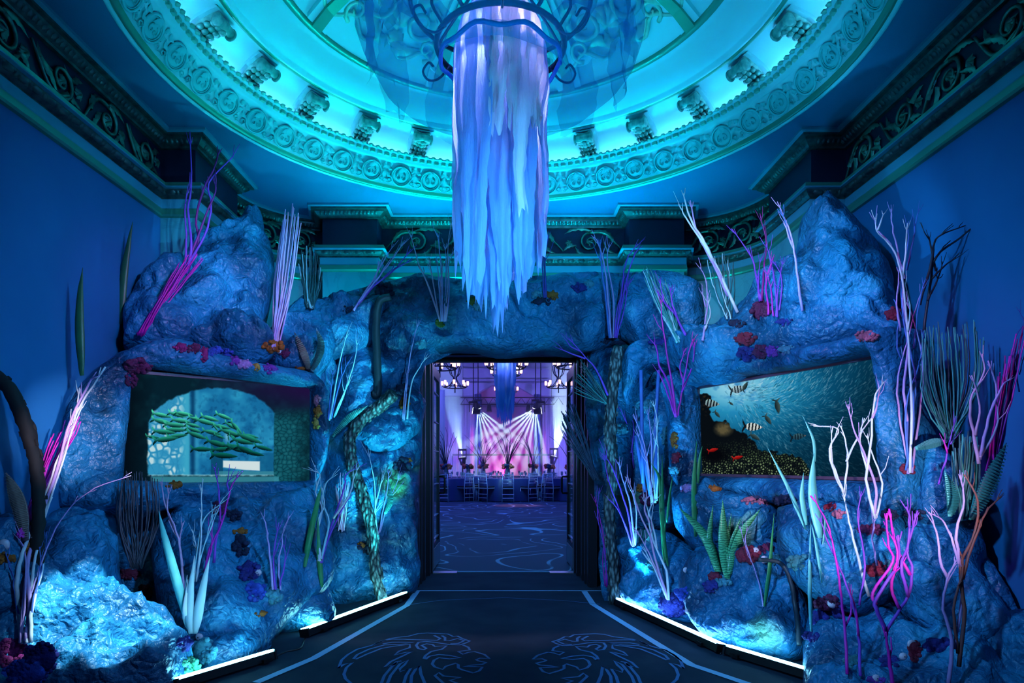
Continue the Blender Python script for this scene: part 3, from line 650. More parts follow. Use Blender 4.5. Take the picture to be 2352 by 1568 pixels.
rock('1690,745 1735,655 1790,602 1832,590 1855,650 1845,720 1790,745', [(1700, 700, 5.3), (1850, 680, 5.0), (1770, 740, 5.1)], 0.18, 0.2, 0.018, 24, label='small boulder beside the foot of the east peak')
rock('1800,722 1812,640 1830,580 1836,532 1870,500 1920,480 1950,494 1992,540 2030,590 2050,640 2062,700 2052,762 1950,765 1850,735', [(1820, 650, 4.95), (2040, 650, 4.6), (1930, 750, 4.6)], 0.3, 0.4, 0.018, 25, label='tall east peak rising toward the ceiling', amp=1.15)
rock('1545,1140 1600,1118 1720,1135 1795,1172 1790,1235 1700,1265 1600,1252 1552,1210', [(1560, 1180, 5.5), (1780, 1190, 5.0), (1660, 1250, 5.05)], 0.2, 0.22, 0.016, 26, label='rock ledge just below the east screen')
rock('1432,1240 1500,1215 1580,1250 1620,1330 1600,1430 1500,1415 1434,1378', [(1440, 1300, 5.95), (1600, 1300, 5.3), (1520, 1410, 5.4)], 0.18, 0.25, 0.016, 27, label='boulder behind the tall white branch at the east light bar')
rock('1560,1345 1640,1262 1760,1255 1835,1305 1858,1400 1845,1492 1770,1506 1670,1480 1590,1430', [(1580, 1350, 4.95), (1840, 1350, 4.5), (1720, 1500, 4.25)], 0.25, 0.3, 0.015, 28, label='round boulder with a wavy crease beside the snake plant', amp=1.4)
rock('1790,1180 1880,1150 2000,1180 2090,1165 2110,1230 2080,1330 1980,1400 1880,1380 1800,1300', [(1800, 1250, 4.5), (2080, 1230, 4.0), (1950, 1380, 4.0)], 0.25, 0.3, 0.016, 29, label='bulging boulder below the east screen behind the magenta branches', amp=1.3)
rock('2060,1190 2150,1150 2230,1170 2262,1250 2250,1300 2310,1390 2330,1450 2200,1480 2090,1430 2040,1330', [(2060, 1300, 4.0), (2300, 1300, 3.65), (2180, 1460, 3.55)], 0.22, 0.28, 0.017, 30, label='boulder behind the tangled bare shrub in the east corner')
rock('1850,1440 1890,1405 1990,1420 2100,1440 2240,1450 2300,1500 2300,1640 1880,1640 1848,1510', [(1860, 1480, 4.2), (2250, 1480, 3.75), (2050, 1600, 3.45)], 0.2, 0.25, 0.015, 31, label='low front boulder past the end of the east light bar', amp=1.2)
rock('2250,1450 2300,1428 2400,1420 2440,1500 2440,1660 2270,1660 2258,1540', [(2260, 1500, 3.45), (2400, 1500, 3.3), (2330, 1600, 3.2)], 0.15, 0.2, 0.016, 32, label='smooth boulder in the lower east corner')
rock('2085,1005 2140,1010 2200,1060 2245,1120 2255,1180 2140,1210 2090,1170', [(2090, 1080, 4.0), (2240, 1120, 3.8), (2160, 1200, 3.85)], 0.16, 0.2, 0.017, 33, label='boulder under the green whip fan')
rock('2050,760 2080,770 2110,900 2130,1010 2110,1180 2085,1100 2070,900', [(2060, 900, 4.15), (2120, 950, 4.0), (2100, 1150, 3.95)], 0.12, 0.12, 0.017, 34, label='narrow rock flank behind the entwined vines')
# ================================================================ SCREENS
def lin(c): c = np.asarray(c, float) / 255.0; return np.where(c <= 0.04045, c / 12.92, ((c + 0.055) / 1.055) ** 2.4)
rng = np.random.RandomState(7)
def vnoise(X, Y, s, seed=0):
    r = np.random.RandomState(seed); G = r.rand(64, 64); x, y = X / s, Y / s; xi, yi = np.floor(x).astype(int), np.floor(y).astype(int); fx, fy = x - xi, y - yi
    fx, fy = fx * fx * (3 - 2 * fx), fy * fy * (3 - 2 * fy); g = lambda a, b: G[a % 64, b % 64]
    return (g(xi, yi) * (1 - fx) + g(xi + 1, yi) * fx) * (1 - fy) + (g(xi, yi + 1) * (1 - fx) + g(xi + 1, yi + 1) * fx) * fy
def fbm(X, Y, s, seed=0): return (vnoise(X, Y, s, seed) + .5 * vnoise(X, Y, s / 2, seed + 1) + .25 * vnoise(X, Y, s / 4, seed + 2)) / 1.75
def stones(X, Y, s, seed):
    r = np.random.RandomState(seed); J = r.rand(64, 64, 2); xi, yi = np.floor(X / s).astype(int), np.floor(Y / s).astype(int); d1 = np.full(X.shape, 9.); d2 = np.full(X.shape, 9.)
    for a in (-1, 0, 1):
        for b in (-1, 0, 1):
            cx, cy = xi + a, yi + b; j = J[cx % 64, cy % 64]; d = np.hypot(X / s - cx - j[..., 0], Y / s - cy - j[..., 1])
            d2 = np.minimum(d2, np.maximum(d, d1)); d1 = np.minimum(d1, d)
    return d2 - d1
def inpoly(X, Y, pts):
    P = np.stack([X.ravel(), Y.ravel()], 1); return sdf(P, px(pts) if isinstance(pts, str) else pts).reshape(X.shape)
def lerp(a, b, t): t = np.clip(t, 0, 1)[..., None]; return a * (1 - t) + np.asarray(b, float) * t
def fish(img, X, Y, x, y, L, H, ang, top, bot, kind='plain', alpha=1.0):
    a = math.radians(ang); dx, dy = X - x, Y - y; u = (dx * math.cos(a) + dy * math.sin(a)) / L; v = (-dx * math.sin(a) + dy * math.cos(a)) / H
    s = u + 0.5; prof = np.where((s > 0) & (s < 1), np.sin(PI * np.clip(s, 0, 1) ** 0.75) ** 0.8, -1)
    tail = (s > -0.16) & (s < 0.06) & (np.abs(v) < 0.12 + np.clip(0.06 - s, 0, 1) * 3.6) & (np.abs(v) > np.clip(-0.06 - s, 0, 1) * 5)
    m = ((np.abs(v) < prof * 0.5) | tail).astype(float) * alpha
    col = lerp(np.broadcast_to(np.array(top, float), img.shape).copy(), bot, (v + 0.35) / 0.7)
    if kind == 'stripe':
        st = (np.sin(s * 2 * PI * 5.2 + v * .8) > 0.1) | (s < 0.04); col = np.where(st[..., None], np.array((14, 22, 30.)), col); col = np.where(((s > .93) & (v > 0))[..., None], np.array((190, 120, 70.)), col)
    return img * (1 - m[..., None]) + col * m[..., None]
def screen_obj(name, pl, xs, ys_top, ys_bot, paint, label, cx_=430, strength=1.0):
    nu, nv = cx_, 262
    (u0, _), (u1, _) = pl.uv(xs[0], 1000), pl.uv(xs[1], 1000)
    v1 = pl.uv(xs[2], ys_top)[1]; v0 = pl.uv(xs[2], ys_bot)[1]
    U = u0 + (u1 - u0) * np.arange(nu) / (nu - 1); V = v0 + (v1 - v0) * np.arange(nv) / (nv - 1)
    e1, e2, n = np.array(pl.e1), np.array(pl.e2), np.array(pl.n); o = np.array(pl.o) - n * 0.03
    Pp = o[None, None] + U[:, None, None] * e1 + V[None, :, None] * e2
    X = CX + F * Pp[..., 0] / Pp[..., 1]; Y = HZ - F * (Pp[..., 2] - EYE) / Pp[..., 1]
    img = np.clip(paint(X, Y), 0, 255)
    me = bpy.data.meshes.new('display'); idx = np.arange(nu * nv).reshape(nu, nv)
    Fq = np.stack([idx[:-1, :-1], idx[1:, :-1], idx[1:, 1:], idx[:-1, 1:]], -1).reshape(-1, 4)
    me.from_pydata(Pp.reshape(-1, 3).tolist(), [], Fq.tolist()); me.update()
    ca = me.color_attributes.new('picture', 'FLOAT_COLOR', 'POINT'); rgba = np.ones((nu * nv, 4)); rgba[:, :3] = lin(img.reshape(-1, 3)); ca.data.foreach_set('color', rgba.ravel())
    m = mat(name + '_picture', (0.0, 0.0, 0.0), 0.6, spec=0.0); at_ = nd(m, 'ShaderNodeVertexColor', layer_name='picture'); lk(m, at_.outputs['Color'], bsdf(m).inputs['Emission Color']); bsdf(m).inputs['Emission Strength'].default_value = strength
    me.materials.append(m)
    root = empty(name, pl.pos((u0 + u1) / 2, v0, -0.08), label, 'screen'); root.matrix_world = Matrix.Translation(root.location)
    inv = root.location.copy()
    d = link('display', me, root); d.location = -inv; d['label'] = 'glowing underwater picture'
    bz = mat(name + '_bezel', (0.10, 0.05, 0.09), 0.4)
    def bar(a, b, c, d_, nm='bezel'):
        mm = MB(); mm.obox(tuple(pl.pos((a + b) / 2, (c + d_) / 2, -0.035)), pl.e1, pl.e2, pl.n, (b - a) / 2, (d_ - c) / 2, 0.028)
        q = mm.build(nm, bz, root); q.location = -inv
    t = 0.022; bar(u0 - t, u1 + t, v1, v1 + t); bar(u0 - t, u1 + t, v0 - t, v0); bar(u0 - t, u0, v0, v1); bar(u1, u1 + t, v0, v1)
    mm = MB(); mm.obox(tuple(pl.pos((u0 + u1) / 2, (v0 + v1) / 2, -0.07)), pl.e1, pl.e2, pl.n, (u1 - u0) / 2, (v1 - v0) / 2, 0.03); q = mm.build('back_panel', bz, root); q.location = -inv
    return root
def paint_left(X, Y):
    img = np.zeros(X.shape + (3,)); n = fbm(X, Y, 26, 3); n2 = fbm(X, Y, 9, 8)
    img[:] = (6, 34, 48); img = lerp(img, (14, 70, 84), (n - .45) * 1.6); img = lerp(img, (34, 16, 66), ((X - 440) / 260) * np.clip((960 - Y) / 60, 0, 1) * .9); img = lerp(img, (3, 14, 24), (360 - X) / 70)
    op = inpoly(X, Y, '339,1092 340,1010 342,966 352,946 376,926 408,909 440,898 472,891 525,891 578,905 610,926 631,950 630,1092') + (n2 - .5) * 5
    ins = np.zeros_like(img); ins[:] = (22, 112, 165); ins = lerp(ins, (44, 156, 200), (n - .4) * 2); ins = lerp(ins, (10, 70, 120), (n2 - .5) * 1.6)
    wall = np.clip((438 - X) / 4, 0, 1); w_ = np.zeros_like(img); w_[:] = (48, 150, 196); s = stones(X, Y, 15, 5); w_ = lerp(w_, (190, 224, 232), np.clip((s - .16) * 4, 0, 1) * np.clip((vnoise(X, Y, 20, 9) - .42) * 5, 0, 1)); w_ = lerp(w_, (20, 100, 150), (.1 - s) * 3)
    w_ = lerp(w_, (60, 170, 205), (X - 408) / 20); ins = ins * (1 - wall[..., None]) + w_ * wall[..., None]
    ins = lerp(ins, (8, 62, 106), np.exp(-((X - 443) / 6.) ** 2) * .9); ins = lerp(ins, (60, 165, 205), np.exp(-((X - 452) / 5.) ** 2) * .5)
    ins = lerp(ins, (10, 72, 108), ((X > 484) & (X < 512) & (Y > 1000)).astype(float) * .85); ins = lerp(ins, (14, 88, 130), ((X > 596) & (Y > 1040)) * .6)
    sand = np.clip((inpoly(X, Y, '511,1056 598,1058 598,1082 560,1080 511,1074')) / 2.5, 0, 1); ins = lerp(ins, (214, 232, 234), sand)
    ins = lerp(ins, (60, 140, 160), ((Y > 1082) & (X > 500)) * .8); ins = lerp(ins, (150, 205, 215), np.clip((Y - 1088) / 4, 0, 1) * .9); ins = lerp(ins, (120, 200, 225), np.exp(-(((X - 522) / 6.) ** 2 + ((Y - 1003) / 12.) ** 2)) * .8)
    k = np.clip(op / 4 + .5, 0, 1)[..., None]; img = img * (1 - k) + ins * k
    pil = np.clip((X - 628) / 3, 0, 1) * np.clip((Y - 930 - (712 - X) * .1) / 30, 0, 1); s = stones(X, Y * 1.25, 11, 11); p = np.zeros_like(img); p[:] = (14, 84, 100); p = lerp(p, (50, 130, 136), (s - .2) * .9 * (n + .2)); p = lerp(p, (5, 30, 40), (.14 - s) * 5); p = lerp(p, (6, 40, 52), (X - 665) / 60 + (n2 - .5))
    img = img * (1 - pil[..., None]) + p * pil[..., None]
    img = lerp(img, (60, 150, 170), np.clip((Y - 1092) / 4, 0, 1) * ((X > 345) & (X < 640)) * .8)
    FS = '490,630,200,12 660,625,190,14 730,615,190,10 860,670,160,14 1010,665,190,16 1160,645,180,20 500,700,220,14 700,690,200,8 640,735,230,6 830,740,160,14 970,705,220,15 650,785,220,2 840,790,170,18 1140,755,180,12 1065,770,90,50 1240,750,160,30 1290,770,180,48 520,810,230,5 870,850,220,20 1030,815,190,12 1230,820,220,18 660,850,200,-6 390,865,140,8 540,885,250,-6 1110,860,120,20 1450,855,160,14 1440,885,270,20 1255,870,110,35 1200,880,60,80 1370,915,230,12 1100,940,250,16 1260,965,200,8 930,995,220,2 1150,995,210,-2 1330,1000,240,14 1420,1020,250,24 1590,985,190,14 1170,1065,260,4 1510,1045,160,14'
    for i, (x, y, L, a) in enumerate(px(FS)):
        t = np.clip((y - 620) / 420, 0, 1); img = fish(img, X, Y, 270 + x / 4.704, 820 + y / 4.704, L / 4.7, L / 4.7 * .24, a, (70 * (1 - t) + 6, 226 - 120 * t, 184 - 90 * t), (2, 52 - 30 * t, 52 - 26 * t))
    return img
def paint_right(X, Y):
    img = np.zeros(X.shape + (3,)); img[:] = (4, 56, 84); r = np.hypot((X - 1690) / 210., (Y - 885) / 120.)
    img = lerp(img, (12, 110, 160), 1.45 - r); img = lerp(img, (60, 182, 224), 1.0 - r); img = lerp(img, (190, 232, 246), (.52 - r) * 1.7); n = fbm(X, Y, 12, 4)
    img = lerp(img, (30, 120, 190), np.clip((n - .5) * 4, 0, 1) * np.clip(.75 - r, 0, 1)); img = lerp(img, (2, 30, 48), (X - 1830) / 230 + (Y - 990) / 240)
    R = np.random.RandomState(3)
    x0, y0 = X.min(), Y.min()
    from math import cos, sin
    nu, nv = X.shape
    for k in range(5200):
        iu = R.randint(0, nu); iv = R.randint(0, nv); x, y = X[iu, iv], Y[iu, iv]
        if x < 1660 and y > 880 or x < 1690 and y < 960 and R.rand() < .8: continue
        if R.rand() > np.clip((x - 1640) / 150, .15, 1) : continue
        ang = math.atan2(y - 820, x - 1640) * 1.4 - (1.15 if y < 930 else 0.5) + R.randn() * .2; L = R.uniform(2.5, 6.5); f = np.clip((960 - y) / 120, 0, 1)
        c = np.array((205, 232, 240.)) if R.rand() < (.22 + .25 * f) else (np.array((6, 66, 92.)) if R.rand() < .6 else np.array((96, 190, 214.)))
        al = R.uniform(.25, .8) * (0.3 + .6 * np.clip((1990 - x) / 260, 0, 1)) * (.45 + .55 * np.clip((1010 - y) / 130, 0, 1)); w_ = 4
        a0, a1, b0, b1 = max(iu - 8, 0), min(iu + 9, nu), max(iv - 8, 0), min(iv + 9, nv)
        XX, YY = X[a0:a1, b0:b1] - x, Y[a0:a1, b0:b1] - y; u = XX * cos(ang) + YY * sin(ang); v = -XX * sin(ang) + YY * cos(ang)
        m = (np.clip(1 - np.abs(v) / 1.2, 0, 1) * (np.abs(u) < L))[..., None] * al; img[a0:a1, b0:b1] = img[a0:a1, b0:b1] * (1 - m) + c * m
    reef = inpoly(X, Y, '1590,898 1604,900 1631,910 1640,928 1628,944 1641,968 1666,966 1684,984 1708,996 1728,1012 1742,1028 1757,1036 1804,1042 1840,1052 1856,1066 1862,1100 1590,1100') + (vnoise(X, Y, 7, 2) - .5) * 9
    g = np.zeros_like(img); g[:] = (8, 14, 20); s = stones(X, Y, 5.5, 21); g = lerp(g, (70, 92, 62), np.clip((s - .25) * 3, 0, 1) * np.clip((Y - 1000) / 60 + (X - 1700) / 300, 0, 1)); g = lerp(g, (140, 158, 120), np.clip((s - .5) * 4, 0, 1) * np.clip((Y - 1045) / 30, 0, 1)); g = lerp(g, (84, 60, 34), np.clip((stones(X, Y, 9, 31) - .3) * 2, 0, 1) * np.clip((960 - Y) / 60, 0, .5))
    dm = np.clip(1 - np.hypot((X - 1662) / 26., (Y - 985) / 20.), 0, 1); g = lerp(g, (92, 84, 58), dm * 1.6 * (.4 + fbm(X, Y, 6, 5)))
    g = lerp(g, (4, 6, 12), np.clip(1 - np.hypot((X - 1640) / 48., (Y - 1045) / 26.), 0, 1) * 1.5)
    k = np.clip(reef / 2.5 + .5, 0, 1)[..., None]; img = img * (1 - k) + g * k
    W_ = (214, 226, 224); B_ = (120, 140, 150)
    img = fish(img, X, Y, 1697, 893, 34, 17, -12, (180, 205, 210), B_, 'stripe', .85); img = fish(img, X, Y, 1635, 926, 36, 17, 8, (150, 190, 190), B_, 'stripe'); img = fish(img, X, Y, 1731, 980, 40, 18, 4, W_, (200, 205, 200), 'stripe')
    img = fish(img, X, Y, 1835, 1002, 32, 14, -8, (70, 104, 112), (40, 70, 84), 'stripe', .8)
    for x, y, L, a in ((1712, 886, 22, -60), (1786, 935, 30, 78), (1765, 965, 24, 55), (1648, 952, 18, 50), (1680, 927, 12, 40), (1735, 1004, 24, 30)): img = fish(img, X, Y, x, y, L, L * .42, a, (62, 84, 84), (20, 40, 48))
    for x, y in ((1639, 1033), (1696, 1050)): img = fish(img, X, Y, x, y, 22, 8, -14, (190, 34, 30), (110, 8, 10))
    return img
screen_obj('west_screen', PL_L, (278, 716, 715), 890, 1105, paint_left, 'wide screen in the rock showing green fish swimming past a stone arch', 440, 0.9).name = 'video_screen'
screen_obj('east_screen', PL_R, (1601, 2014, 2012), 822, 1096, paint_right, 'wide screen in the rock showing striped fish and a silver bait ball', 420, 0.9).name = 'video_screen'
# ================================================================ DOORS
M_dark = mat('dark_lacquer', (0.012, 0.013, 0.02), 0.35); M_black = mat('black_metal', (0.01, 0.01, 0.012), 0.4, 0.6); M_steel = mat('brushed_steel', (0.55, 0.57, 0.6), 0.3, 0.9)
m = MB()
for s in (-1, 1):
    for x0, x1, y0, y1 in ((0.87, 0.95, 6.62, 7.56), (0.86, 0.88, 6.64, 6.72), (0.85, 0.88, 6.8, 6.86), (0.84, 0.88, 7.0, 7.08), (0.82, 0.88, 7.3, 7.38), (0.81, 0.88, 7.46, 7.54)):
        m.box((min(s * x0, s * x1), y0, 0), (max(s * x0, s * x1), y1, 2.5))
for z0, y0, y1 in ((2.46, 6.62, 7.56), (2.44, 6.7, 6.8), (2.43, 7.1, 7.2), (2.415, 7.46, 7.54)): m.box((-0.95, y0, z0), (0.95, y1, 2.55))
struct(m.build('trim_door_lining', M_dark), 'dark panelled lining of the double doorway')
M_glass = mat('door_glass', (0.5, 0.55, 0.7), 0.05, alpha=0.25)
M_munt = mat('pale_muntin', (0.55, 0.5, 0.7), 0.35, 0.5)
for s in (-1, 1):
    d = struct(MB().box((-0.02, 0, 0.02), (0.02, 0.09, 2.4)).build('door_1' if s < 0 else 'door_2', M_dark, None, False, (s * 0.83, 7.55, 0)), 'open glazed door leaf, ' + ('west' if s < 0 else 'east'))
    for nm, a, b, mt in (('door_rail', (-0.02, 0.09, 0.02), (0.02, 0.7, 0.3), M_dark), ('door_rail', (-0.02, 0.09, 2.28), (0.02, 0.7, 2.4), M_dark), ('door_stile', (-0.02, 0.7, 0.02), (0.02, 0.8, 2.4), M_dark),
                         ('glass_pane', (-0.004, 0.09, 0.3), (0.004, 0.7, 2.28), M_glass)): MB().box(a, b).build(nm, mt, d)
    for z in (0.35, 0.62, 1.0, 1.4, 1.75, 2.1): MB().box((-0.014, 0.085, z), (0.014, 0.71, z + 0.012)).build('muntin', M_munt, d)
    MB().box((-0.022, -0.006, 0.02), (0.022, 0.001, 2.4)).build('edge_strip', M_munt, d)
    MB().tube([(-s * 0.02, 0.7, 1.09), (-s * 0.08, 0.7, 1.09), (-s * 0.09, 0.7, 1.07), (-s * 0.09, 0.7, 0.9), (-s * 0.08, 0.7, 0.88), (-s * 0.02, 0.7, 0.88)], 0.014, 6).build('door_handle', M_black, d, True)
    MB().box((-0.026, 0.05, 0.03), (0.026, 0.72, 0.26)).build('kick_plate', M_steel, d)
    m = MB().box((min(s * 0.53, s * 0.8), 7.42, 0.0), (max(s * 0.53, s * 0.8), 7.55, 0.012)).build('floor_plate', M_steel, d); m.location = (-s * 0.83, -7.55, 0)
struct(MB().box((-0.86, 7.53, 0), (0.86, 7.57, 0.008)).build('trim_threshold', M_line), 'pale threshold strip')
# ================================================================ FLOOR LIGHT BARS
def light_bar(p0, p1, col, strength, label, n=26):
    a, b = ground(*p0), ground(*p1); t = (b - a); L = t.length; t.normalize(); side = Vector((-t.y, t.x, 0))
    if side.x * a.x < 0: side = -side                      # toward the reef
    root = empty('led_light_bar', a, label, 'stage light', 'floor light bars along the reef'); up = (Vector((0, 0, 1)) + side * 0.25).normalized(); fw = t.cross(up)
    MB().obox(tuple(t * (L / 2) + Vector((0, 0, 0.032))), t, fw, up, L / 2, 0.036, 0.024).build('housing', M_black, root)
    em = mat('led_lens', (0.8, 0.9, 1), 0.3, emit=col, estr=strength)
    lens = MB().obox((0, 0, 0), t, fw, up, L / n / 2 * 0.92, 0.031, 0.007).mesh('lens', em)
    for i in range(n): link('lens', lens, root, t * (L * (i + .5) / n) + Vector((0, 0, 0.032)) + up * 0.030)
    for f in (0.12, 0.88): MB().obox(tuple(t * (L * f) + Vector((0, 0, 0.012))), t, fw, Vector((0, 0, 1)), 0.03, 0.06, 0.012).build('foot', M_black, root)
    for f in (0, 1): MB().obox(tuple(t * (L * f) + Vector((0, 0, 0.034))), t, fw, up, 0.008, 0.042, 0.03).build('end_cap', M_black, root)
    return root
light_bar((930, 1376), (700, 1464), (0.22, 0.92, 1.0), 28, 'lit cyan light bar beside the doors, west side')
light_bar((625, 1516), (400, 1586), (0.20, 0.80, 1.0), 28, 'lit light bar running out of view by the near west boulder')
light_bar((1420, 1391), (1657, 1501), (0.15, 0.50, 1.0), 28, 'lit blue-white light bar beside the doors, east side')
light_bar((1672, 1504), (1930, 1584), (0.20, 0.72, 1.0), 28, 'lit light bar running out of view by the near east boulder')
M_cable = mat('black_cable', (0.012, 0.012, 0.015), 0.5)
for nm, pts, lab in (('power_cable', '700,1468 690,1490 660,1497 640,1506 625,1518', 'thin black cable lying between the two west light bars'), ('power_cable', '1655,1503 1668,1490 1690,1485 1702,1496', 'thin black cable looped at the gap between the east light bars')):
    P = [ground(*p) + Vector((0, 0, 0.006)) for p in px(pts)]
    tag(MB().tube(smoothpts(P, 5), 0.006, 5).build(nm, M_cable, None, True), lab, 'cable')
# ================================================================ JELLYFISH CHANDELIER
def fabric(name, col, tr, transp, emit=0.0):
    m = bpy.data.materials.new(name); m.use_nodes = True; nt = m.node_tree; nt.nodes.clear(); o = nt.nodes.new('ShaderNodeOutputMaterial')
    d = nt.nodes.new('ShaderNodeBsdfDiffuse'); d.inputs[0].default_value = (*col, 1); t = nt.nodes.new('ShaderNodeBsdfTranslucent'); t.inputs[0].default_value = (*col, 1); x = nt.nodes.new('ShaderNodeBsdfTransparent')
    a = nt.nodes.new('ShaderNodeMixShader'); a.inputs[0].default_value = tr; b = nt.nodes.new('ShaderNodeMixShader'); b.inputs[0].default_value = transp
    nt.links.new(d.outputs[0], a.inputs[1]); nt.links.new(t.outputs[0], a.inputs[2]); nt.links.new(a.outputs[0], b.inputs[1]); nt.links.new(x.outputs[0], b.inputs[2]); nt.links.new(b.outputs[0], o.inputs[0])
    n1 = nt.nodes.new('ShaderNodeTexNoise'); n1.inputs['Scale'].default_value = 16; n1.inputs['Detail'].default_value = 5; n1.inputs['Distortion'].default_value = 1.2; bp = nt.nodes.new('ShaderNodeBump'); bp.inputs['Strength'].default_value = 0.5; bp.inputs['Distance'].default_value = 0.02
    nt.links.new(n1.outputs['Fac'], bp.inputs['Height']); nt.links.new(bp.outputs[0], d.inputs['Normal']); nt.links.new(bp.outputs[0], t.inputs['Normal'])
    return m
M_silk = fabric('blue_lit_silk', (0.30, 0.52, 0.97), 0.5, 0.08); M_tulle = fabric('blue_tulle', (0.06, 0.36, 0.90), 0.5, 0.66); M_iron = mat('dark_iron', (0.015, 0.02, 0.05), 0.45, 0.7)  # silk: blue light put into the colour of white fabric
def cloth_strip(name, top, wd, length, face, seed, mt, parent, taper=0.35, nv=26, nu=7, wav=0.02, drop=None):
    """hanging torn fabric strip; drop(s) adds an outward offset so that it follows the dome it is sewn to"""
    R = random.Random(seed); m = MB(); fx = Vector((math.cos(face), math.sin(face), 0)); tx = Vector((-fx.y, fx.x, 0)); V = []; ph = R.random() * 9
    cut = [R.uniform(-.06, .09) * length for _ in range(nu)]
    for j in range(nv + 1):
        s = j / nv; fade = min(1, max(0, s - .15) * 3); drift = tx * (math.sin(s * 3 + ph) * 0.03 * s) + fx * (noise.noise(Vector((s * 4, seed, 0))) * 0.05 * fade)
        w_ = wd * (1 - max(0, s - .55) / .45 * taper) * (1 + .2 * noise.noise(Vector((s * 5, seed * 1.3, 4))))
        if drop: drift += fx * drop(s * length); w_ *= min(1, .45 + s * 3)
        for i in range(nu):
            u = i / (nu - 1) - .5; z = -(length + cut[i] * max(0, s - .8) / .2) * s; rag = noise.noise(Vector((s * 22, u * 3, seed))) * .014 * (i in (0, nu - 1))
            fold = fx * ((wav * math.sin(u * 9 + ph + s * 4) + .014 * noise.noise(Vector((u * 8, s * 12, seed)))) * (fade if drop else 1))
            V.append(Vector(top) + drift + fold + tx * (u * w_ + rag) + Vector((0, 0, z)))
    m.add(V, [(j * nu + i, j * nu + i + 1, (j + 1) * nu + i + 1, (j + 1) * nu + i) for j in range(nv) for i in range(nu - 1)])
    return m.build(name, mt, parent, True)
JC = Vector((-0.02, 4.5, 0))
jelly = empty('jellyfish_chandelier', (JC.x, JC.y, 3.95), 'jellyfish-shaped chandelier of blue tulle and white silk streamers under the dome', 'chandelier')
def JL(v): return (v[0] - 0, v[1] - 0, v[2] - 3.95)
seg = 72; V = []; prof = [(0.41, 4.02), (0.46, 3.92), (0.54, 3.83), (0.63, 3.79), (0.74, 3.83), (0.86, 3.94), (0.94, 4.08), (0.97, 4.22), (0.94, 4.36), (0.86, 4.47), (0.72, 4.54), (0.5, 4.58)]
for i in range(seg):
    a = 2 * PI * i / seg
    for k, (r, z) in enumerate(prof):
        wv = 1 + .05 * noise.noise(Vector((math.cos(a) * 2.2, math.sin(a) * 2.2, k * .35))); V.append((r * wv * math.cos(a), r * wv * math.sin(a), z - 3.95 + .05 * noise.noise(Vector((math.cos(a) * 1.6, math.sin(a) * 1.6, 5 + k * .2)))))
K = len(prof); m = MB(); m.add(V, [(i * K + k, ((i + 1) % seg) * K + k, ((i + 1) % seg) * K + k + 1, i * K + k + 1) for i in range(seg) for k in range(K - 1)])
m.build('tulle_bell', M_tulle, jelly, True)
m = MB().tube([(0.41 * math.cos(2 * PI * i / 48), 0.41 * math.sin(2 * PI * i / 48), 0.07 + .02 * math.sin(i)) for i in range(49)], 0.016, 5, cap=False); m.build('rim_ribbon', mat('blue_ribbon', (0.02, 0.10, 0.55), 0.5), jelly, True)
for k in range(10):                         # gathered tulle veils
    a = 2 * PI * k / 10 + .2; cloth_strip('tulle_veil', (0.88 * math.cos(a), 0.88 * math.sin(a), 0.42), 0.34, 0.5, a, 300 + k, M_tulle, jelly, 0.2, 10, 6, .03)
for i, (r, z, t) in enumerate(((0.44, 4.12, .02), (0.62, 4.42, .016), (0.3, 4.5, .016))):
    MB().tube([(r * math.cos(2 * PI * k / 40), r * math.sin(2 * PI * k / 40), z - 3.95) for k in range(41)], t, 6, cap=False).build('iron_ring', M_iron, jelly, True)
for k in range(6):
    a = 2 * PI * k / 6 + .55; ca, sa = math.cos(a), math.sin(a)
    P = [(r * ca, r * sa, z - 3.95) for r, z in ((0.42, 4.12), (0.5, 4.05), (0.6, 4.06), (0.65, 4.14), (0.6, 4.19), (0.56, 4.15))]
    MB().tube(smoothpts(P, 4), 0.009, 5).build('iron_arm', M_iron, jelly, True)
    MB().tube(smoothpts([(0.44 * ca, 0.44 * sa, .17), (0.52 * ca, 0.52 * sa, .32), (0.3 * ca, 0.3 * sa, .55), (0.03 * ca, 0.03 * sa, .75)], 4), 0.011, 5).build('iron_stay', M_iron, jelly, True)
MB().tube([(0, 0, .55), (0, 0, 1.14)], 0.025, 8).build('hanging_rod', M_iron, jelly, True)
m = MB(); V = []; prof = [(0.0, .50), (0.12, .48), (0.2, .42), (0.262, .3), (0.285, .16), (0.28, .03)]; seg = 40
for i in range(seg):
    a = 2 * PI * i / seg
    for r, z in prof: V.append((r * (1 + .05 * math.sin(a * 7)) * math.cos(a), r * (1 + .05 * math.sin(a * 7)) * math.sin(a), z + .01 * math.sin(a * 5)))
K = len(prof); m.add(V, [(i * K + k, ((i + 1) % seg) * K + k, ((i + 1) % seg) * K + k + 1, i * K + k + 1) for i in range(seg) for k in range(K - 1)]); m.build('silk_dome', M_silk, jelly, True)
m = MB().ball((0, -0.05, .2), 0.075, 14, 10).build('glowing_bulb', mat('bulb_glow', (1, 1, 1), emit=(0.86, 0.78, 1.0), estr=14), jelly, True)
l = point('jelly_bulb', (JC.x, JC.y - 0.05, 4.08), (1.0, 0.74, 1.0), 220, 0.07)
def dome_drop(d):
    P = [(0.0, .06), (.03, .14), (.09, .215), (.2, .275), (.34, .30), (.5, .30), (9, .30)]
    for (a, b), (c, e) in zip(P, P[1:]):
        if d <= c: return b + (e - b) * (d - a) / (c - a)
    return .3
M_wsilk = fabric('bulb_lit_silk', (0.86, 0.82, 0.95), 0.55, 0.04)  # paler copy of the silk, bulb light put into its colour
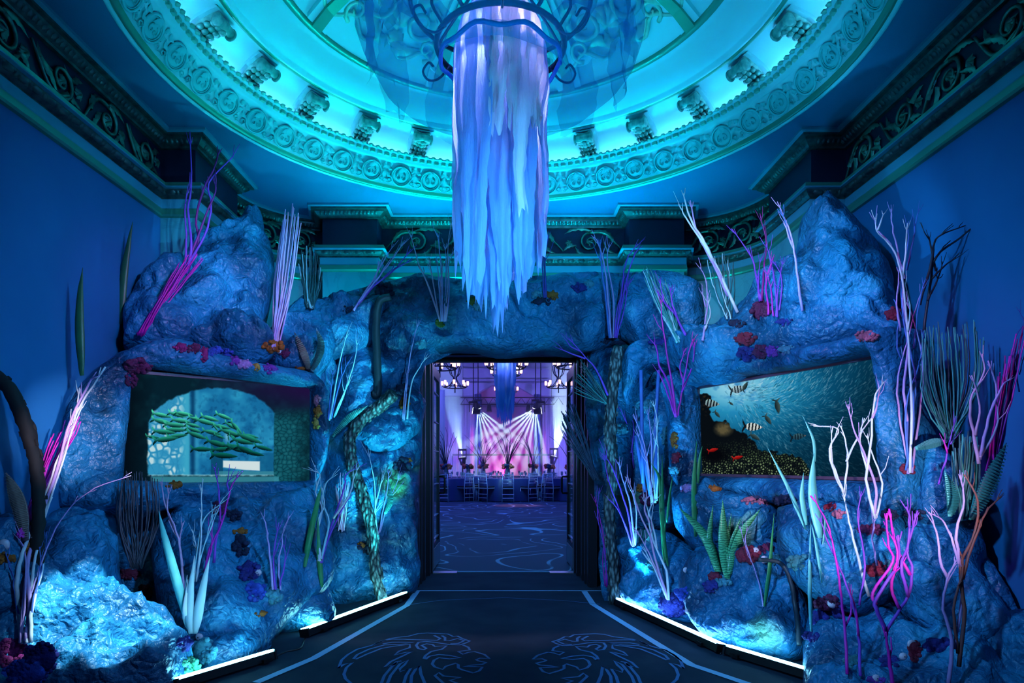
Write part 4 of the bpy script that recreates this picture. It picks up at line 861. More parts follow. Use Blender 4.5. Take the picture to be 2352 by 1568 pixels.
for i, (deg, wd, L, wt) in enumerate([(-90, .13, 1.02, 1), (-78, .12, .98, 1), (-102, .10, .88, 1), (-62, .15, 1.5, 1), (-45, .13, .95, 1), (-28, .12, .9, 1), (-118, .2, 2.02, 0), (-140, .24, 2.0, 0), (-165, .24, 1.8, 0), (-5, .2, 1.5, 0), (20, .24, 1.7, 0), (50, .28, 1.75, 0), (85, .3, 1.85, 0), (120, .3, 1.8, 0), (155, .26, 1.7, 0)]):
    cloth_strip('silk_streamer', (0, 0, .5), wd, L, math.radians(deg), 20 + i * 7, M_wsilk if wt else M_silk, jelly, .6 if i % 3 else .35, 40, 8, .018, dome_drop)
for i, (x, y, wd, L) in enumerate([(-.14, -.08, .26, 1.72), (.02, -.1, .26, 1.65), (.16, -.06, .22, 1.6), (-.04, .08, .28, 1.78), (.1, .1, .26, 1.5), (-.18, .06, .2, 1.45), (.0, -.18, .16, 1.7), (.12, -.16, .14, 1.62)]):
    cloth_strip('silk_streamer', (x, y, .12), wd, L, -1.57 + .25 * math.sin(i * 2.1), 220 + i * 11, M_silk, jelly, .6, 34, 8, .025)
# ================================================================ BALLROOM BEYOND THE DOORS
M_bcarp = mat('swirl_carpet', (0.02, 0.05, 0.09), 0.85)
def swirl(m):
    v = coord(m, 'Object'); n = nd(m, 'ShaderNodeTexNoise', Scale=0.55, Detail=1.5, Distortion=0.6); lk(m, v, n.inputs['Vector'])
    w1 = nd(m, 'ShaderNodeMath', operation='MULTIPLY'); w1.inputs[1].default_value = 60.0; lk(m, n.outputs['Fac'], w1.inputs[0])
    s = nd(m, 'ShaderNodeMath', operation='SINE'); lk(m, w1.outputs[0], s.inputs[0])
    n2 = nd(m, 'ShaderNodeTexNoise', Scale=1.1, Detail=1.0); lk(m, v, n2.inputs['Vector'])
    line = ramp(m, s.outputs[0], [(0.90, (0, 0, 0)), (0.97, (1, 1, 1))]); gate = ramp(m, n2.outputs['Fac'], [(0.38, (0, 0, 0)), (0.48, (1, 1, 1))])
    mu = nd(m, 'ShaderNodeMix', data_type='RGBA', blend_type='MULTIPLY'); mu.inputs[0].default_value = 1.0; lk(m, line, mu.inputs[6]); lk(m, gate, mu.inputs[7])
    mx = nd(m, 'ShaderNodeMix', data_type='RGBA'); lk(m, mu.outputs[2], mx.inputs[0]); mx.inputs[6].default_value = (0.02, 0.055, 0.10, 1); mx.inputs[7].default_value = (0.22, 0.42, 0.58, 1)
    lk(m, mx.outputs[2], bsdf(m).inputs['Base Color'])
swirl(M_bcarp)
struct(MB().box((-6.2, 7.57, -0.1), (6.2, 34, 0)).build('floor_ballroom', M_bcarp), 'dark ballroom carpet with pale swirling lines')
M_bw = mat('ballroom_wall', (0.5, 0.5, 0.62), 0.7)
struct(MB().box((-6.2, 32.6, 0), (6.2, 32.8, 8)).build('wall_ballroom', M_bw), 'far ballroom wall')
struct(MB().box((-6.3, 7.6, 0), (-6.2, 33, 8)).build('wall_ballroom_left', M_bw)); struct(MB().box((6.2, 7.6, 0), (6.3, 33, 8)).build('wall_ballroom_right', M_bw))
struct(MB().box((-6.3, 7.6, 8), (6.3, 33, 8.1)).build('ceiling_ballroom', M_bw))
m = MB(); P = [at(x, y, 30.5) for x, y in px('960,822 1360,822 1360,908 1225,908 1185,884 1130,884 1085,908 960,908')]
V = [tuple(p) for p in P] + [(p.x, p.y + .5, p.z) for p in P]; k = len(P); V = [(v[0], v[1], 8.0 if i % k < 2 else v[2]) for i, v in enumerate(V)]
m.add(V, [tuple(range(k - 1, -1, -1)), tuple(range(k, 2 * k))] + [(i, (i + 1) % k, k + (i + 1) % k, k + i) for i in range(k)]); struct(m.build('wall_bulkhead', M_bw), 'pale bulkhead over the ballroom stage')
for y0, y1 in ((846, 849), (871, 873), (879, 881)):
    a, b = at(1062, y1, 30.45), at(1260, y0, 30.45); struct(MB().box((a.x, 30.38, a.z), (b.x, 30.5, b.z)).build('trim_bulkhead', M_bw), 'moulding on the bulkhead')
# stage drapes and backdrop
M_drape = mat('pale_drape', (0.75, 0.72, 0.8), 0.8); M_bdrape = mat('blue_drape', (0.04, 0.12, 0.5), 0.8); M_pink = mat('backdrop_cloth', (0.7, 0.45, 0.65), 0.8)
def drape(x0, x1, y0, y1, Y, mt, name, label, amp=0.06, per=0.22):
    a, b = at(x0, y0, Y), at(x1, y1, Y); n = max(6, int((b.x - a.x) / per * 8)); m = MB(); V = []
    for z in (a.z, max(0.0, b.z)):
        for i in range(n + 1): V.append((a.x + (b.x - a.x) * i / n, Y + amp * math.sin((b.x - a.x) * i / n / per * 2 * PI), z))
    m.add(V, [(i, i + 1, n + 2 + i, n + 1 + i) for i in range(n)]); o = m.build(name, mt, None, True); sm = o.modifiers.new('thick', 'SOLIDIFY'); sm.thickness = .01
    return tag(o, label, 'curtain')
drape(1085, 1240, 935, 1160, 32.0, M_pink, 'stage_backdrop', 'magenta-lit cloth backdrop across the stage', 0.05, 0.5)
drape(1030, 1092, 905, 1165, 31.0, M_drape, 'stage_curtain', 'pale stage curtain beside the west blue column')
drape(1246, 1300, 905, 1165, 31.0, M_drape, 'stage_curtain', 'pale stage curtain beside the east blue column')
drape(1090, 1106, 905, 1165, 29.5, M_bdrape, 'column_drape', 'tall blue draped column west of the backdrop', 0.08, 0.12)
drape(1226, 1241, 905, 1165, 29.5, M_bdrape, 'column_drape', 'tall blue draped column east of the backdrop', 0.08, 0.12)
drape(994, 1022, 895, 1165, 24.0, M_drape, 'side_drape', 'torn pale drape hanging along the west ballroom side', 0.1, 0.3)
drape(1308, 1340, 895, 1165, 24.0, M_drape, 'side_drape', 'torn pale drape hanging along the east ballroom side', 0.1, 0.3)
st = empty('stage', (0, 29, 0), 'low dark stage with front rail below the backdrop', 'stage')
MB().box((-2.6, -0.8, 0), (2.6, 2.9, 0.55)).build('platform', mat('stage_black', (0.03, 0.02, 0.06), 0.5), st)
MB().box((-2.2, -0.75, 1.6), (2.2, -0.68, 1.68)).build('front_rail', M_dark, st)
for x in (-2.2, -1.1, 0, 1.1, 2.2): MB().box((x - .03, -0.74, 0.55), (x + .03, -0.69, 1.6)).build('rail_post', M_dark, st)
# moving-head lamps with real spots in the haze
def head(x, y, Y, tx, ty, tY, col, wt, deg, label, fan=0, post='up'):
    p, t = at(x, y, Y), at(tx, ty, tY); d = (t - p).normalized(); r = empty('moving_head_light', p, label, 'stage light', 'ballroom beam lights')
    MB().tube([-d * 0.28, -d * 0.05, d * 0.02], [0.10, 0.14, 0.15], 12).build('lamp_head', M_black, r, True)
    MB().tube([d * 0.02, d * 0.03], [0.13, 0.13], 12).build('lens', mat('beam_lens', (1, 1, 1), emit=(0.85, 0.93, 1.0), estr=6), r)
    MB().box((-0.17, -0.04, -0.05), (-0.14, 0.04, 0.35)).box((0.14, -0.04, -0.05), (0.17, 0.04, 0.35)).box((-0.17, -0.05, 0.3), (0.17, 0.05, 0.38)).build('yoke', M_black, r)
    up_ = Vector((0, 1, 0)); n = 1 if fan == 0 else max(3, int(fan / 9)); 
    for k in range(n):
        q = (k / (n - 1) - .5) * fan if n > 1 else 0.0; dd = Matrix.Rotation(math.radians(q), 3, up_) @ d
        s_ = spot('beam_spot', tuple(p + dd * 0.16), tuple(p + dd * 3), col, wt / n, (deg if n == 1 else 9), 0.5, 0.02)
    if post == 'up': MB().tube([(0, 0, .38), (0, 0, 8.0 - p.z)], .02, 6).build('hanging_pole', M_black, r)
    else: MB().tube([(0, 0, .3), (0, .12, .3), (0, .12, -p.z + .03)], .03, 6).build('stand', M_black, r); MB().tube([(0, .12, -p.z), (0, .12, -p.z + .04)], .25, 12).build('base_plate', M_black, r)
    return r
HEADS = [(1087, 943, 26.4, 1010, 930, 26.3, (0.55, 0.75, 1.0), 15000, 22, 'beam light aimed at the west wall'), (1098, 938, 27.5, 1126, 1000, 27.6, (0.55, 0.85, 1.0), 60000, 60, 'beam light fanning down by the west blue column', 56),
         (1230, 938, 27.5, 1200, 1000, 27.6, (0.6, 0.88, 1.0), 100000, 72, 'beam light fanning down by the east blue column', 74), (1242, 943, 26.4, 1320, 930, 26.3, (0.5, 0.75, 1.0), 13000, 22, 'beam light aimed at the east wall'),
         (1272, 1050, 26.5, 1290, 960, 26.8, (0.55, 0.85, 1.0), 16000, 36, 'floor beam light shining up behind the tables', 0, 'down'), (1062, 1052, 26.5, 1052, 960, 26.8, (0.3, 0.6, 1.0), 9000, 36, 'floor beam light shining up by the west centrepiece', 0, 'down')]
for h in HEADS: head(*h)
tr = empty('lighting_truss', at(1165, 930, 28), 'dark lighting truss hanging under the bulkhead', 'truss')
for z in (0, 0.3): MB().box((-2.0, -0.03, z), (2.0, 0.03, z + 0.05)).build('truss_rail', M_black, tr)
for i in range(11): MB().tube([(-2 + .4 * i, 0, .02), (-1.8 + .4 * i, 0, .32), (-1.6 + .4 * i, 0, .02)], .015, 4).build('truss_lattice', M_black, tr)
for x in (-1.9, 1.9): MB().tube([(x, 0, .3), (x, 0, 8.0 - tr.location.z)], .01, 4).build('suspension_cable', M_black, tr)
for i in (-4, -2.2, 2.6, 4): MB().tube([(i * .35, -.1, .0), (i * .35, -.15, -.3)], [.08, .12], 8).build('hung_lamp', M_black, tr)
spot('ballroom_pink', (0, 27, 0.9), (0, 32, 1.9), (1.0, 0.03, 0.62), 1500, 70, 0.9, 0.1)
for x in (-3.5, 3.5): spot('ballroom_violet', (x, 24, 0.4), (x * .9, 31.5, 4.5), (0.18, 0.14, 1.0), 4500, 90, 0.9, 0.1)
area('ballroom_wash', (0, 19, 7.6), (0, 19, 0), (0.10, 0.14, 1.0), 620, 6, 10)
spot('ballroom_carpet_pink', (0.8, 20.0, 6.5), (0.45, 19.6, 0), (1.0, 0.25, 0.25), 1600, 16, 0.9, .05)
area('ballroom_near_wash', (0, 11.5, 7.5), (0, 11.5, 0), (0.01, 0.40, 0.8), 260, 4, 4)
spot('table_sparkle', (0, 15.0, 7.0), (0, 23.0, 0.8), (0.3, 0.75, 1.0), 2600, 20, 0.8, .05)
# haze
hz = bpy.data.materials.new('ballroom_haze'); hz.use_nodes = True; hz.node_tree.nodes.clear(); o_ = hz.node_tree.nodes.new('ShaderNodeOutputMaterial'); vsn = hz.node_tree.nodes.new('ShaderNodeVolumeScatter'); vsn.inputs['Density'].default_value = 0.13; vsn.inputs['Anisotropy'].default_value = 0.2; hz.node_tree.links.new(vsn.outputs[0], o_.inputs['Volume'])
o = MB().box((-5.5, 24.6, 0.02), (5.5, 32.4, 7.9)).build('stage_haze', hz); o['kind'] = 'stuff'; o['label'] = 'thin stage haze filling the ballroom'; o['category'] = 'haze'
# chandeliers
M_lampg = mat('warm_lamp_glass', (1, .8, .7), .3, emit=(1.0, 0.52, 0.42), estr=2.2)
def chandelier(R=0.38, n=8):
    r = empty('ballroom_chandelier', (0, 0, 0))
    MB().tube([(0, 0, -.1), (0, 0, 2.2)], .018, 6).build('stem', M_iron, r); MB().tube([(R * math.cos(2 * PI * k / 24), R * math.sin(2 * PI * k / 24), 0) for k in range(25)], .016, 5, cap=False).build('ring', M_iron, r, True)
    for k in range(n):
        a = 2 * PI * k / n; ca, sa = math.cos(a), math.sin(a)
        MB().tube(smoothpts([(q * ca, q * sa, z) for q, z in ((0.02, .75), (.2, .7), (.16, .45), (.05, .3), (.2, .05), (R, 0), (R + .05, .08))], 3), .012, 4).build('scroll_arm', M_iron, r, True)
        MB().lathe([(.0, .06), (.035, .06), (.042, .11), (.04, .19), (.032, .2)], ((R + .05) * ca, (R + .05) * sa, 0), 8).build('lamp_glass', M_lampg, r, True)
    return r
ch0 = chandelier(); first = True
for x, y, Y, lab in ((1045, 889, 22, 'iron chandelier with glowing lamps, lower one on the west side'), (1283, 889, 22, 'iron chandelier with glowing lamps, lower one on the east side'), (1010, 846, 15, 'iron chandelier cut off by the door head, west corner'), (1316, 843, 15, 'iron chandelier cut off by the door head, east corner'),
                     (1163, 845, 14, 'iron chandelier half hidden behind the hanging blue streamers'), (1163, 862, 19, 'iron chandelier behind the blue streamers, middle one'), (1163, 900, 25, 'iron chandelier behind the blue streamers, lowest one')):
    c = ch0 if first else copy_tree(ch0); first = False; c.location = at(x, y, Y); tag(c, lab, 'chandelier', 'ballroom chandeliers')
    for q in c.children:
        if q.name.startswith('stem'): q.scale.z = (8.0 - c.location.z) / 2.2
hj = empty('hanging_streamers', at(1160, 800, 13.5), 'long blue fabric streamers hanging in the ballroom', 'streamers')
M_bsilk = fabric('blue_silk', (0.16, 0.4, 0.95), .5, .05)
for i in range(9): cloth_strip('silk_streamer', (-.16 + .04 * i, .1 * math.sin(i * 2), 0), .16, 1.25 + .35 * ((i * 7) % 5) / 5, -1.57 + .2 * math.sin(i), 800 + i, M_bsilk if i % 3 else M_silk, hj, .6, 20, 6)
MB().tube([(0, 0, 0), (0, 0, 8.0 - hj.location.z)], .012, 5).build('hanging_cord', M_black, hj)
point('streamer_glow', at(1160, 832, 13.3), (0.45, 0.4, 1.0), 8, .1)
# tables, chairs, settings
M_cloth = mat('navy_satin', (0.02, 0.04, 0.16), 0.35); M_acr = mat('clear_acrylic', (0.55, 0.65, 0.8), 0.12, 0.35); M_pad = mat('dark_seat_pad', (0.01, 0.01, 0.02), 0.7); M_gl = mat('glassware', (0.7, 0.85, 0.95), 0.08, 0.5)
def table_mesh(R=0.92, H=0.76):
    m = MB(); seg = 48; prof = [(0, H), (R * .5, H), (R, H), (R + .02, H - .03), (R + .05, H * .5), (R + .1, 0.02)]; V = []
    for i in range(seg):
        a = 2 * PI * i / seg
        for k, (r, z) in enumerate(prof): q = r + (max(0, k - 2) * .018 * math.sin(a * 12)); V.append((q * math.cos(a), q * math.sin(a), z))
    K = len(prof); m.add(V, [(i * K + k, ((i + 1) % seg) * K + k, ((i + 1) % seg) * K + k + 1, i * K + k + 1) for i in range(seg) for k in range(K - 1)]); return m.mesh('tablecloth', M_cloth, True)
def chair():
    r = empty('ballroom_chair', (0, 0, 0))
    for sx in (-.19, .19):
        MB().tube([(sx, .2, 0), (sx, .2, .44)], .016, 6).build('front_leg', M_acr, r, True); MB().tube([(sx, -.22, 0), (sx * .95, -.19, .45), (sx * .9, -.25, .92)], .016, 6).build('rear_leg', M_acr, r, True)
    MB().box((-.2, -.2, .44), (.2, .21, .47)).build('seat', M_acr, r); MB().box((-.19, -.18, .47), (.19, .2, .51)).build('seat_pad', M_pad, r)
    for z in (.62, .72, .82, .91): MB().tube([(-.175, -.2 - (z - .45) * .11, z), (.175, -.2 - (z - .45) * .11, z)], .014, 5).build('back_rail', M_acr, r, True)
    for i in range(5): MB().tube([(-.12 + .06 * i, -.235, .82), (-.12 + .06 * i, -.245, .91)], .009, 4).build('back_spindle', M_acr, r)
    for z in (.14, .26): MB().tube([(-.19, .2, z), (.19, .2, z)], .01, 4).build('stretcher', M_acr, r); MB().tube([(-.19, -.215, z), (.19, -.215, z)], .01, 4).build('stretcher', M_acr, r)
    return r
TM = table_mesh(); CH = chair(); chused = False
gl = MB().lathe([(0, 0), (.035, 0), (.006, .01), (.006, .09), (.035, .12), (.04, .2)], (0, 0, 0), 8).mesh('wine_glass', M_gl, True)
M_fl = [mat('orange_petals', (0.8, 0.25, 0.1), .7), mat('red_petals', (0.7, 0.08, 0.08), .7), mat('blue_foliage', (.03, .07, .16), .7)]
M_twig = mat('dark_twig', (0.03, 0.03, 0.06), .7); M_vase = mat('mercury_vase', (.4, .45, .5), .2, .6)
TABS = [(1166, 22.4, 'middle table nearest the doors', [-90, -128, -52, -25, 205], True), (1075, 24.9, 'table west of the middle one', [-90, -60, -120], False), (1262, 24.9, 'table east of the middle one', [-90, -60, -120], False), (1024, 22.6, 'table by the west door leaf', [-90, -50], True), (1312, 22.6, 'table by the east door leaf', [-90, -130], True),
        (1110, 27.0, 'rear table west of the stage centre', [], True), (1225, 27.0, 'rear table east of the stage centre', [], True)]
for ti, (x, Y, lab, angs, tall) in enumerate(TABS):
    p = at(x, 1100, Y); p.z = 0; R = random.Random(ti)
    t = link('banquet_table', TM, None, p); tag(t, 'round navy-clothed ' + lab, 'table', 'navy ballroom tables')
    for ai, a in enumerate(angs):
        c = CH if not chused else copy_tree(CH); chused = True; ar = math.radians(a); c.location = p + Vector((1.12 * math.cos(ar), 1.12 * math.sin(ar), 0)); c.rotation_euler = (0, 0, ar + PI / 2)
        tag(c, 'clear slatted chair, number %s around the %s' % ('one two three four five six'.split()[ai], lab), 'chair', 'clear ballroom chairs')
    for k in range(9 if ti == 0 else 6):
        a = 2 * PI * k / 9 - 2.9; q = link('wine_glass', gl, None, p + Vector((.62 * math.cos(a), .62 * math.sin(a), .76))); tag(q, 'wine glass set on the ' + lab, 'glass', 'glasses on the ' + lab)
    v = empty('floral_centrepiece', p + Vector((0, 0, .76)), 'vase of dark twigs and orange flowers on the ' + lab, 'centrepiece', 'ballroom centrepieces')
    MB().lathe([(0, 0), (.08, 0), (.1, .15), (.07, .35), (.09, .38)], (0, 0, 0), 10).build('vase', M_vase, v, True)
    for k in range(7):
        a = 2 * PI * k / 7; m = MB()
        for j in range(5): m.ball((.15 * math.cos(a) + R.uniform(-.05, .05), .15 * math.sin(a) + R.uniform(-.05, .05), .38 + R.uniform(-.05, .08)), .05, 6, 4)
        m.build('bloom', M_fl[k % 3], v, True)
    if tall:
        for k in range(12):
            a = R.uniform(0, 2 * PI); s = R.uniform(.25, .8); h = R.uniform(.8, 1.45); P = [(0, 0, .35), (s * .25 * math.cos(a), s * .25 * math.sin(a), .35 + h * .4), (s * .7 * math.cos(a), s * .7 * math.sin(a), .35 + h * .8), (s * math.cos(a + .2), s * math.sin(a + .2), .35 + h)]
            MB().tube(smoothpts(P, 3), [.014 - .001 * i for i in range(10)], 4).build('twig', M_twig, v, True)
# ================================================================ PLANTS OF THE REEF
def pm(name, a, b, rough=0.5, sc=9): m = mat(name, a, rough); vary(m, [(0.35, a), (0.65, b)], sc, 3); return m
PMAT = dict(white=pm('white_painted_twig', (0.82, 0.82, 0.86), (0.62, 0.66, 0.8)), lilac=pm('lilac_twig', (0.62, 0.38, 0.78), (0.5, 0.3, 0.72)), pink=pm('pink_twig', (0.85, 0.42, 0.66), (0.7, 0.36, 0.66)),
    violet=pm('violet_twig', (0.34, 0.06, 0.66), (0.24, 0.06, 0.58)), magenta=pm('magenta_twig', (0.8, 0.02, 0.5), (0.6, 0.02, 0.5)), hot=pm('hot_pink_twig', (0.95, 0.03, 0.42), (0.8, 0.03, 0.5)), plum=pm('plum_twig', (0.36, 0.01, 0.22), (0.26, 0.02, 0.26)),
    blue=pm('blue_twig', (0.1, 0.22, 0.7), (0.08, 0.16, 0.55)), indigo=pm('indigo_twig', (0.07, 0.05, 0.36), (0.04, 0.04, 0.26)), pale=pm('pale_aqua_twig', (0.5, 0.8, 0.86), (0.36, 0.62, 0.76)), dark=pm('dark_twig_paint', (0.02, 0.012, 0.03), (0.03, 0.02, 0.04)),
    brown=pm('brown_whip', (0.16, 0.10, 0.13), (0.10, 0.07, 0.10)), rust=pm('rust_bark', (0.34, 0.08, 0.06), (0.2, 0.08, 0.09)), teal=pm('teal_whip', (0.05, 0.28, 0.27), (0.07, 0.38, 0.36)), slate=pm('slate_whip', (0.03, 0.09, 0.11), (0.05, 0.14, 0.16)),
    tan=pm('tan_rib', (0.42, 0.33, 0.28), (0.34, 0.26, 0.22)), dteal=pm('dark_teal_rib', (0.03, 0.2, 0.2), (0.02, 0.15, 0.16)), green=pm('sword_green', (0.04, 0.34, 0.12), (0.03, 0.24, 0.08), .4), dgreen=pm('deep_green', (0.015, 0.11, 0.05), (0.02, 0.16, 0.06), .4), aqua=pm('aqua_leaf', (0.2, 0.75, 0.68), (0.14, 0.6, 0.6), .4), wleaf=pm('white_leaf', (0.8, 0.88, 0.9), (0.66, 0.8, 0.86), .4), navyb=pm('navy_brush', (0.015, 0.03, 0.06), (0.02, 0.05, 0.1)))
def depth(x, y, Yb, lift=0.03): return min(Yb, surf(x, y, 99) - lift)
def path3(pts, Yb, seed, sub=4, wob=0.004, lean=0.0, pull=True):
    P = []; R = random.Random(seed); n = len(pts)
    for i, (x, y) in enumerate(pts): P.append(at(x, y, (depth(x, y, Yb) if pull else Yb) - lean * i / max(1, n - 1) + (R.uniform(-.02, .02) if 0 < i else 0)))
    Q = smoothpts(P, sub)
    Q = [q + Vector((noise.noise(q * 21 + Vector((seed, 0, 0))), noise.noise(q * 21 + Vector((0, seed, 3))), 0)) * wob for q in Q]
    out = []; cam_ = Vector((0, 0, EYE))
    if not pull: return Q
    for q in Q:                                        # keep the stem outside the boulders it leans on
        s_ = surf(CX + F * q.x / q.y, HZ - F * (q.z - EYE) / q.y, 99) - .02
        out.append(cam_ + (q - cam_) * (s_ / q.y) if s_ < q.y else q)
    return out
def stems(name, label, cat, mt, spec, r=4.0, Yb=None, forks=2, seed=0, group='painted branches set in the reef', taper=0.35, top=None, part='stem'):
    """spec: ';'-separated stem polylines in photograph pixels, the first point of the first one is the root; r: radius in pixels at the root"""
    L = [px(s) for s in spec.split(';')]; bx, by = L[0][0]; Yb = Yb or surf(bx, by) + 0.01; root = empty(name, at(bx, by, Yb), label, cat, group); o0 = root.location.copy(); R = random.Random(seed * 13 + 5)
    for si, pts in enumerate(L):
        P = path3(pts, Yb, seed + si, 4, 0.006); n = len(P); rr = r * .82 * Yb / F * (1.0 if si < 2 else 0.8); rad = [rr * (1 - (1 - taper) * i / (n - 1)) for i in range(n)]
        m = MB().tube([p - o0 for p in P], rad, 6)
        for f in range(forks):
            i = int(n * R.uniform(.45, .9)); a = P[i]; t = (P[min(i + 2, n - 1)] - P[max(i - 2, 0)]).normalized(); d = (t + Vector((R.uniform(-.7, .7), R.uniform(-.4, .2), R.uniform(-.1, .5)))).normalized(); LL = R.uniform(.03, .13) * (Yb / 4.5)
            Q = [a, a + d * LL * .5 + Vector((R.uniform(-.008, .008), 0, 0)), a + d * LL + t * LL * .25]; m.tube([q - o0 for q in Q], [rad[i] * .7, rad[i] * .55, rad[i] * .35], 5)
        for f in (-1, 1):
            t = (P[-1] - P[-3]).normalized(); d = (t + Vector((f * R.uniform(.3, .6), R.uniform(-.2, .2), .2))).normalized(); LL = R.uniform(.03, .08) * (Yb / 4.5)
            m.tube([P[-2] - o0, P[-2] + d * LL * .5 - o0, P[-2] + d * LL + t * LL * .3 - o0], [rad[-1] * .9, rad[-1] * .75, rad[-1] * .5], 5)
        M_ = PMAT[top] if (top and si % 2) else PMAT[mt]
        m.build(part, M_, root, True)
    return root
def whips(name, label, mt, base, tips, n=20, r=1.6, Yb=None, seed=0, curve=0.12, spread=8, top=None, cat='sea whip', group='whip bundles of the reef'):
    """bundle of thin strands from a root to an arc of tips (px polyline)"""
    (bx, by), = px(base); T = px(tips); Yb = Yb or surf(bx, by) + 0.01; root = empty(name, at(bx, by, Yb), label, cat, group); o0 = root.location.copy(); R = random.Random(seed + 77)
    for k in range(n):
        f = (k + .5) / n * (len(T) - 1); i = min(int(f), len(T) - 2); t = f - i; tx = T[i][0] * (1 - t) + T[i + 1][0] * t + R.uniform(-5, 5); ty = T[i][1] * (1 - t) + T[i + 1][1] * t + R.uniform(-18, 10)
        b0 = (bx + R.uniform(-spread, spread), by + R.uniform(-4, 4)); q = (k + .5) / n - .5; mid = (b0[0] * .5 + tx * .5 + q * curve * abs(ty - by), b0[1] * .5 + ty * .5); dY = R.uniform(-.07, .05)
        P = [at(*b0, depth(*b0, Yb)), at(*mid, depth(*mid, Yb) + dY * .6), at(tx, ty, depth(tx, ty, Yb) + dY)]; P = smoothpts(P, 5); P = [p + Vector((noise.noise(p * 15 + Vector((k, 0, 0))), 0, noise.noise(p * 15 + Vector((0, k, 0))))) * .008 for p in P]; rr = r * Yb / F
        MB().tube([p - o0 for p in P], [rr * (1 - .45 * j / (len(P) - 1)) for j in range(len(P))], 5).build('strand', PMAT[top] if top and k % 3 == 0 else PMAT[mt], root, True)
    return root
def blade_mesh(P, wpx, Y, fat=0.35):
    n = len(P); w0 = wpx / 2 * Y / F; rad = []
    for i in range(n):
        s = i / (n - 1); rad.append(max(0.0012, w0 * (0.45 + .55 * math.sin(PI * min(1, s / (2 * fat) if s < fat else .5))) * (1 if s < fat else max(0.03, 1 - ((s - fat) / (1 - fat)) ** 1.8))))
    return rad
def blades(name, label, spec, mt='green', Yb=None, seed=0, group='leafy plants of the reef', cat='plant', ribs=None, banded=False):
    """spec: 'width: x,y x,y ...' items separated by ';'"""
    items = []
    for s in spec.split(';'):
        w_, p = s.split(':'); items.append((float(w_), px(p)))
    bx, by = items[0][1][0]; Yb = Yb or surf(bx, by) + 0.01; root = empty(name, at(bx, by, Yb), label, cat, group); o0 = root.location.copy()
    for i, (w_, p) in enumerate(items):
        P = path3(p, Yb + (i % 3) * .012 - .012, seed + i, 7, 0.0015, 0.02); rad = blade_mesh(P, w_, Yb, .3 if not ribs else .5)
        o = MB().tube([q - o0 for q in P], rad, 6, 0.16, (0.25, -1, 0.1)).build('leaf' if not ribs else 'pod', PMAT[mt] if not banded else M_snake, root, True)
        if ribs:
            for j in range(1, len(P) - 1):
                for sub in (0, .5):
                    c = P[j].lerp(P[j + 1], sub); t = (P[j + 1] - P[j - 1]).normalized(); sd = t.cross(Vector((0, -1, 0))).normalized() * rad[j] * .98
                    MB().tube([c - sd - o0 - Vector((0, .006, 0)), c - o0 - Vector((0, .012, 0)), c + sd - o0 - Vector((0, .006, 0))], rad[j] * ribs, 4).build('rib', PMAT[dict(brown='tan', slate='teal', pale='slate', aqua='dteal', teal='dteal')[mt]], o)
    return root
M_snake = mat('banded_snake_leaf', (0.1, 0.5, 0.2), .35)
def snakemat(m):
    v = coord(m, 'Object', (1, 1, 1)); w_ = nd(m, 'ShaderNodeTexWave', Scale=20, Distortion=7.0, Detail=2); w_.bands_direction = 'Z'; lk(m, v, w_.inputs['Vector'])
    lk(m, ramp(m, w_.outputs['Fac'], [(0.1, (0.03, 0.2, 0.09)), (0.45, (0.07, 0.42, 0.18)), (0.85, (0.14, 0.55, 0.26))]), bsdf(m).inputs['Base Color'])
snakemat(M_snake)
# ---- west side
stems('painted_branch', 'tall violet branch standing on the west shoulder boulder', 'branch', 'violet', '428,628 440,560 432,480 440,420 436,302;430,622 455,560 450,500 470,430 490,390 505,345;425,618 470,540 485,470 480,420 530,365 537,355;432,606 470,500 495,440 490,410;426,620 428,540 425,470 435,430', 4.5, 5.15, 2, 1, top='plum')
whips('whip_bundle', 'slanting magenta brush in front of the west peak', 'magenta', '322,768', '405,640 420,610 445,598 470,600', 22, 2.0, 5.0, 1, .03, 7)
whips('whip_bundle', 'upright lilac twig bundle beside the west peak', 'lilac', '634,798', '652,520 662,488 676,480 690,505', 22, 2.2, 5.55, 2, .06, 9, 'pink')
whips('whip_bundle', 'drooping grey whips with pale tips before the pale pilaster', 'slate', '712,705', '688,610 700,580 722,582 738,620', 24, 2.2, 6.1, 3, .1, 8, 'pale')
stems('painted_branch', 'lilac branch leaning out of the west ledge', 'branch', 'lilac', '812,712 850,660 890,610 930,552;814,710 860,655 900,625 945,572;812,712 855,645 880,600 905,560;815,710 850,665 905,620 940,600;812,712 840,680 862,640 870,600', 3.4, None, 3, 4, top='violet')
stems('painted_branch', 'lilac twig cluster rooted over the doorway', 'branch', 'lilac', '1016,738 1015,640 1010,580 1005,535;1012,738 985,660 960,600 940,528;1020,738 1025,620 1022,560;1022,738 1030,640 1028,580 1037,500;1014,738 1008,650 1002,590;1010,738 995,650 985,590;1025,738 1032,660 1030,600 1042,580;1018,738 1012,660 1018,600', 3.0, None, 2, 5, top='pink')
stems('painted_branch', 'thin indigo twigs rooted right of the hanging streamers', 'branch', 'indigo', '1253,684 1250,600 1245,540 1238,510;1255,684 1252,600 1262,530;1250,684 1246,590 1256,545', 2.8, None, 3, 6)
stems('painted_branch', 'violet branch pair at the east end of the lintel, taller one', 'branch', 'lilac', '1403,776 1398,700 1390,620 1375,560 1365,545;1400,776 1392,690 1380,600 1378,550;1408,776 1410,690 1395,600 1400,560', 3.6, 6.05, 2, 7, top='blue')
stems('painted_branch', 'violet branch pair at the east end of the lintel, spreading one', 'branch', 'violet', '1414,776 1430,690 1445,620 1460,580 1470,568;1416,772 1425,690 1438,600 1465,560;1412,774 1420,700 1450,640;1416,776 1436,700 1440,640', 3.0, 6.02, 2, 8)
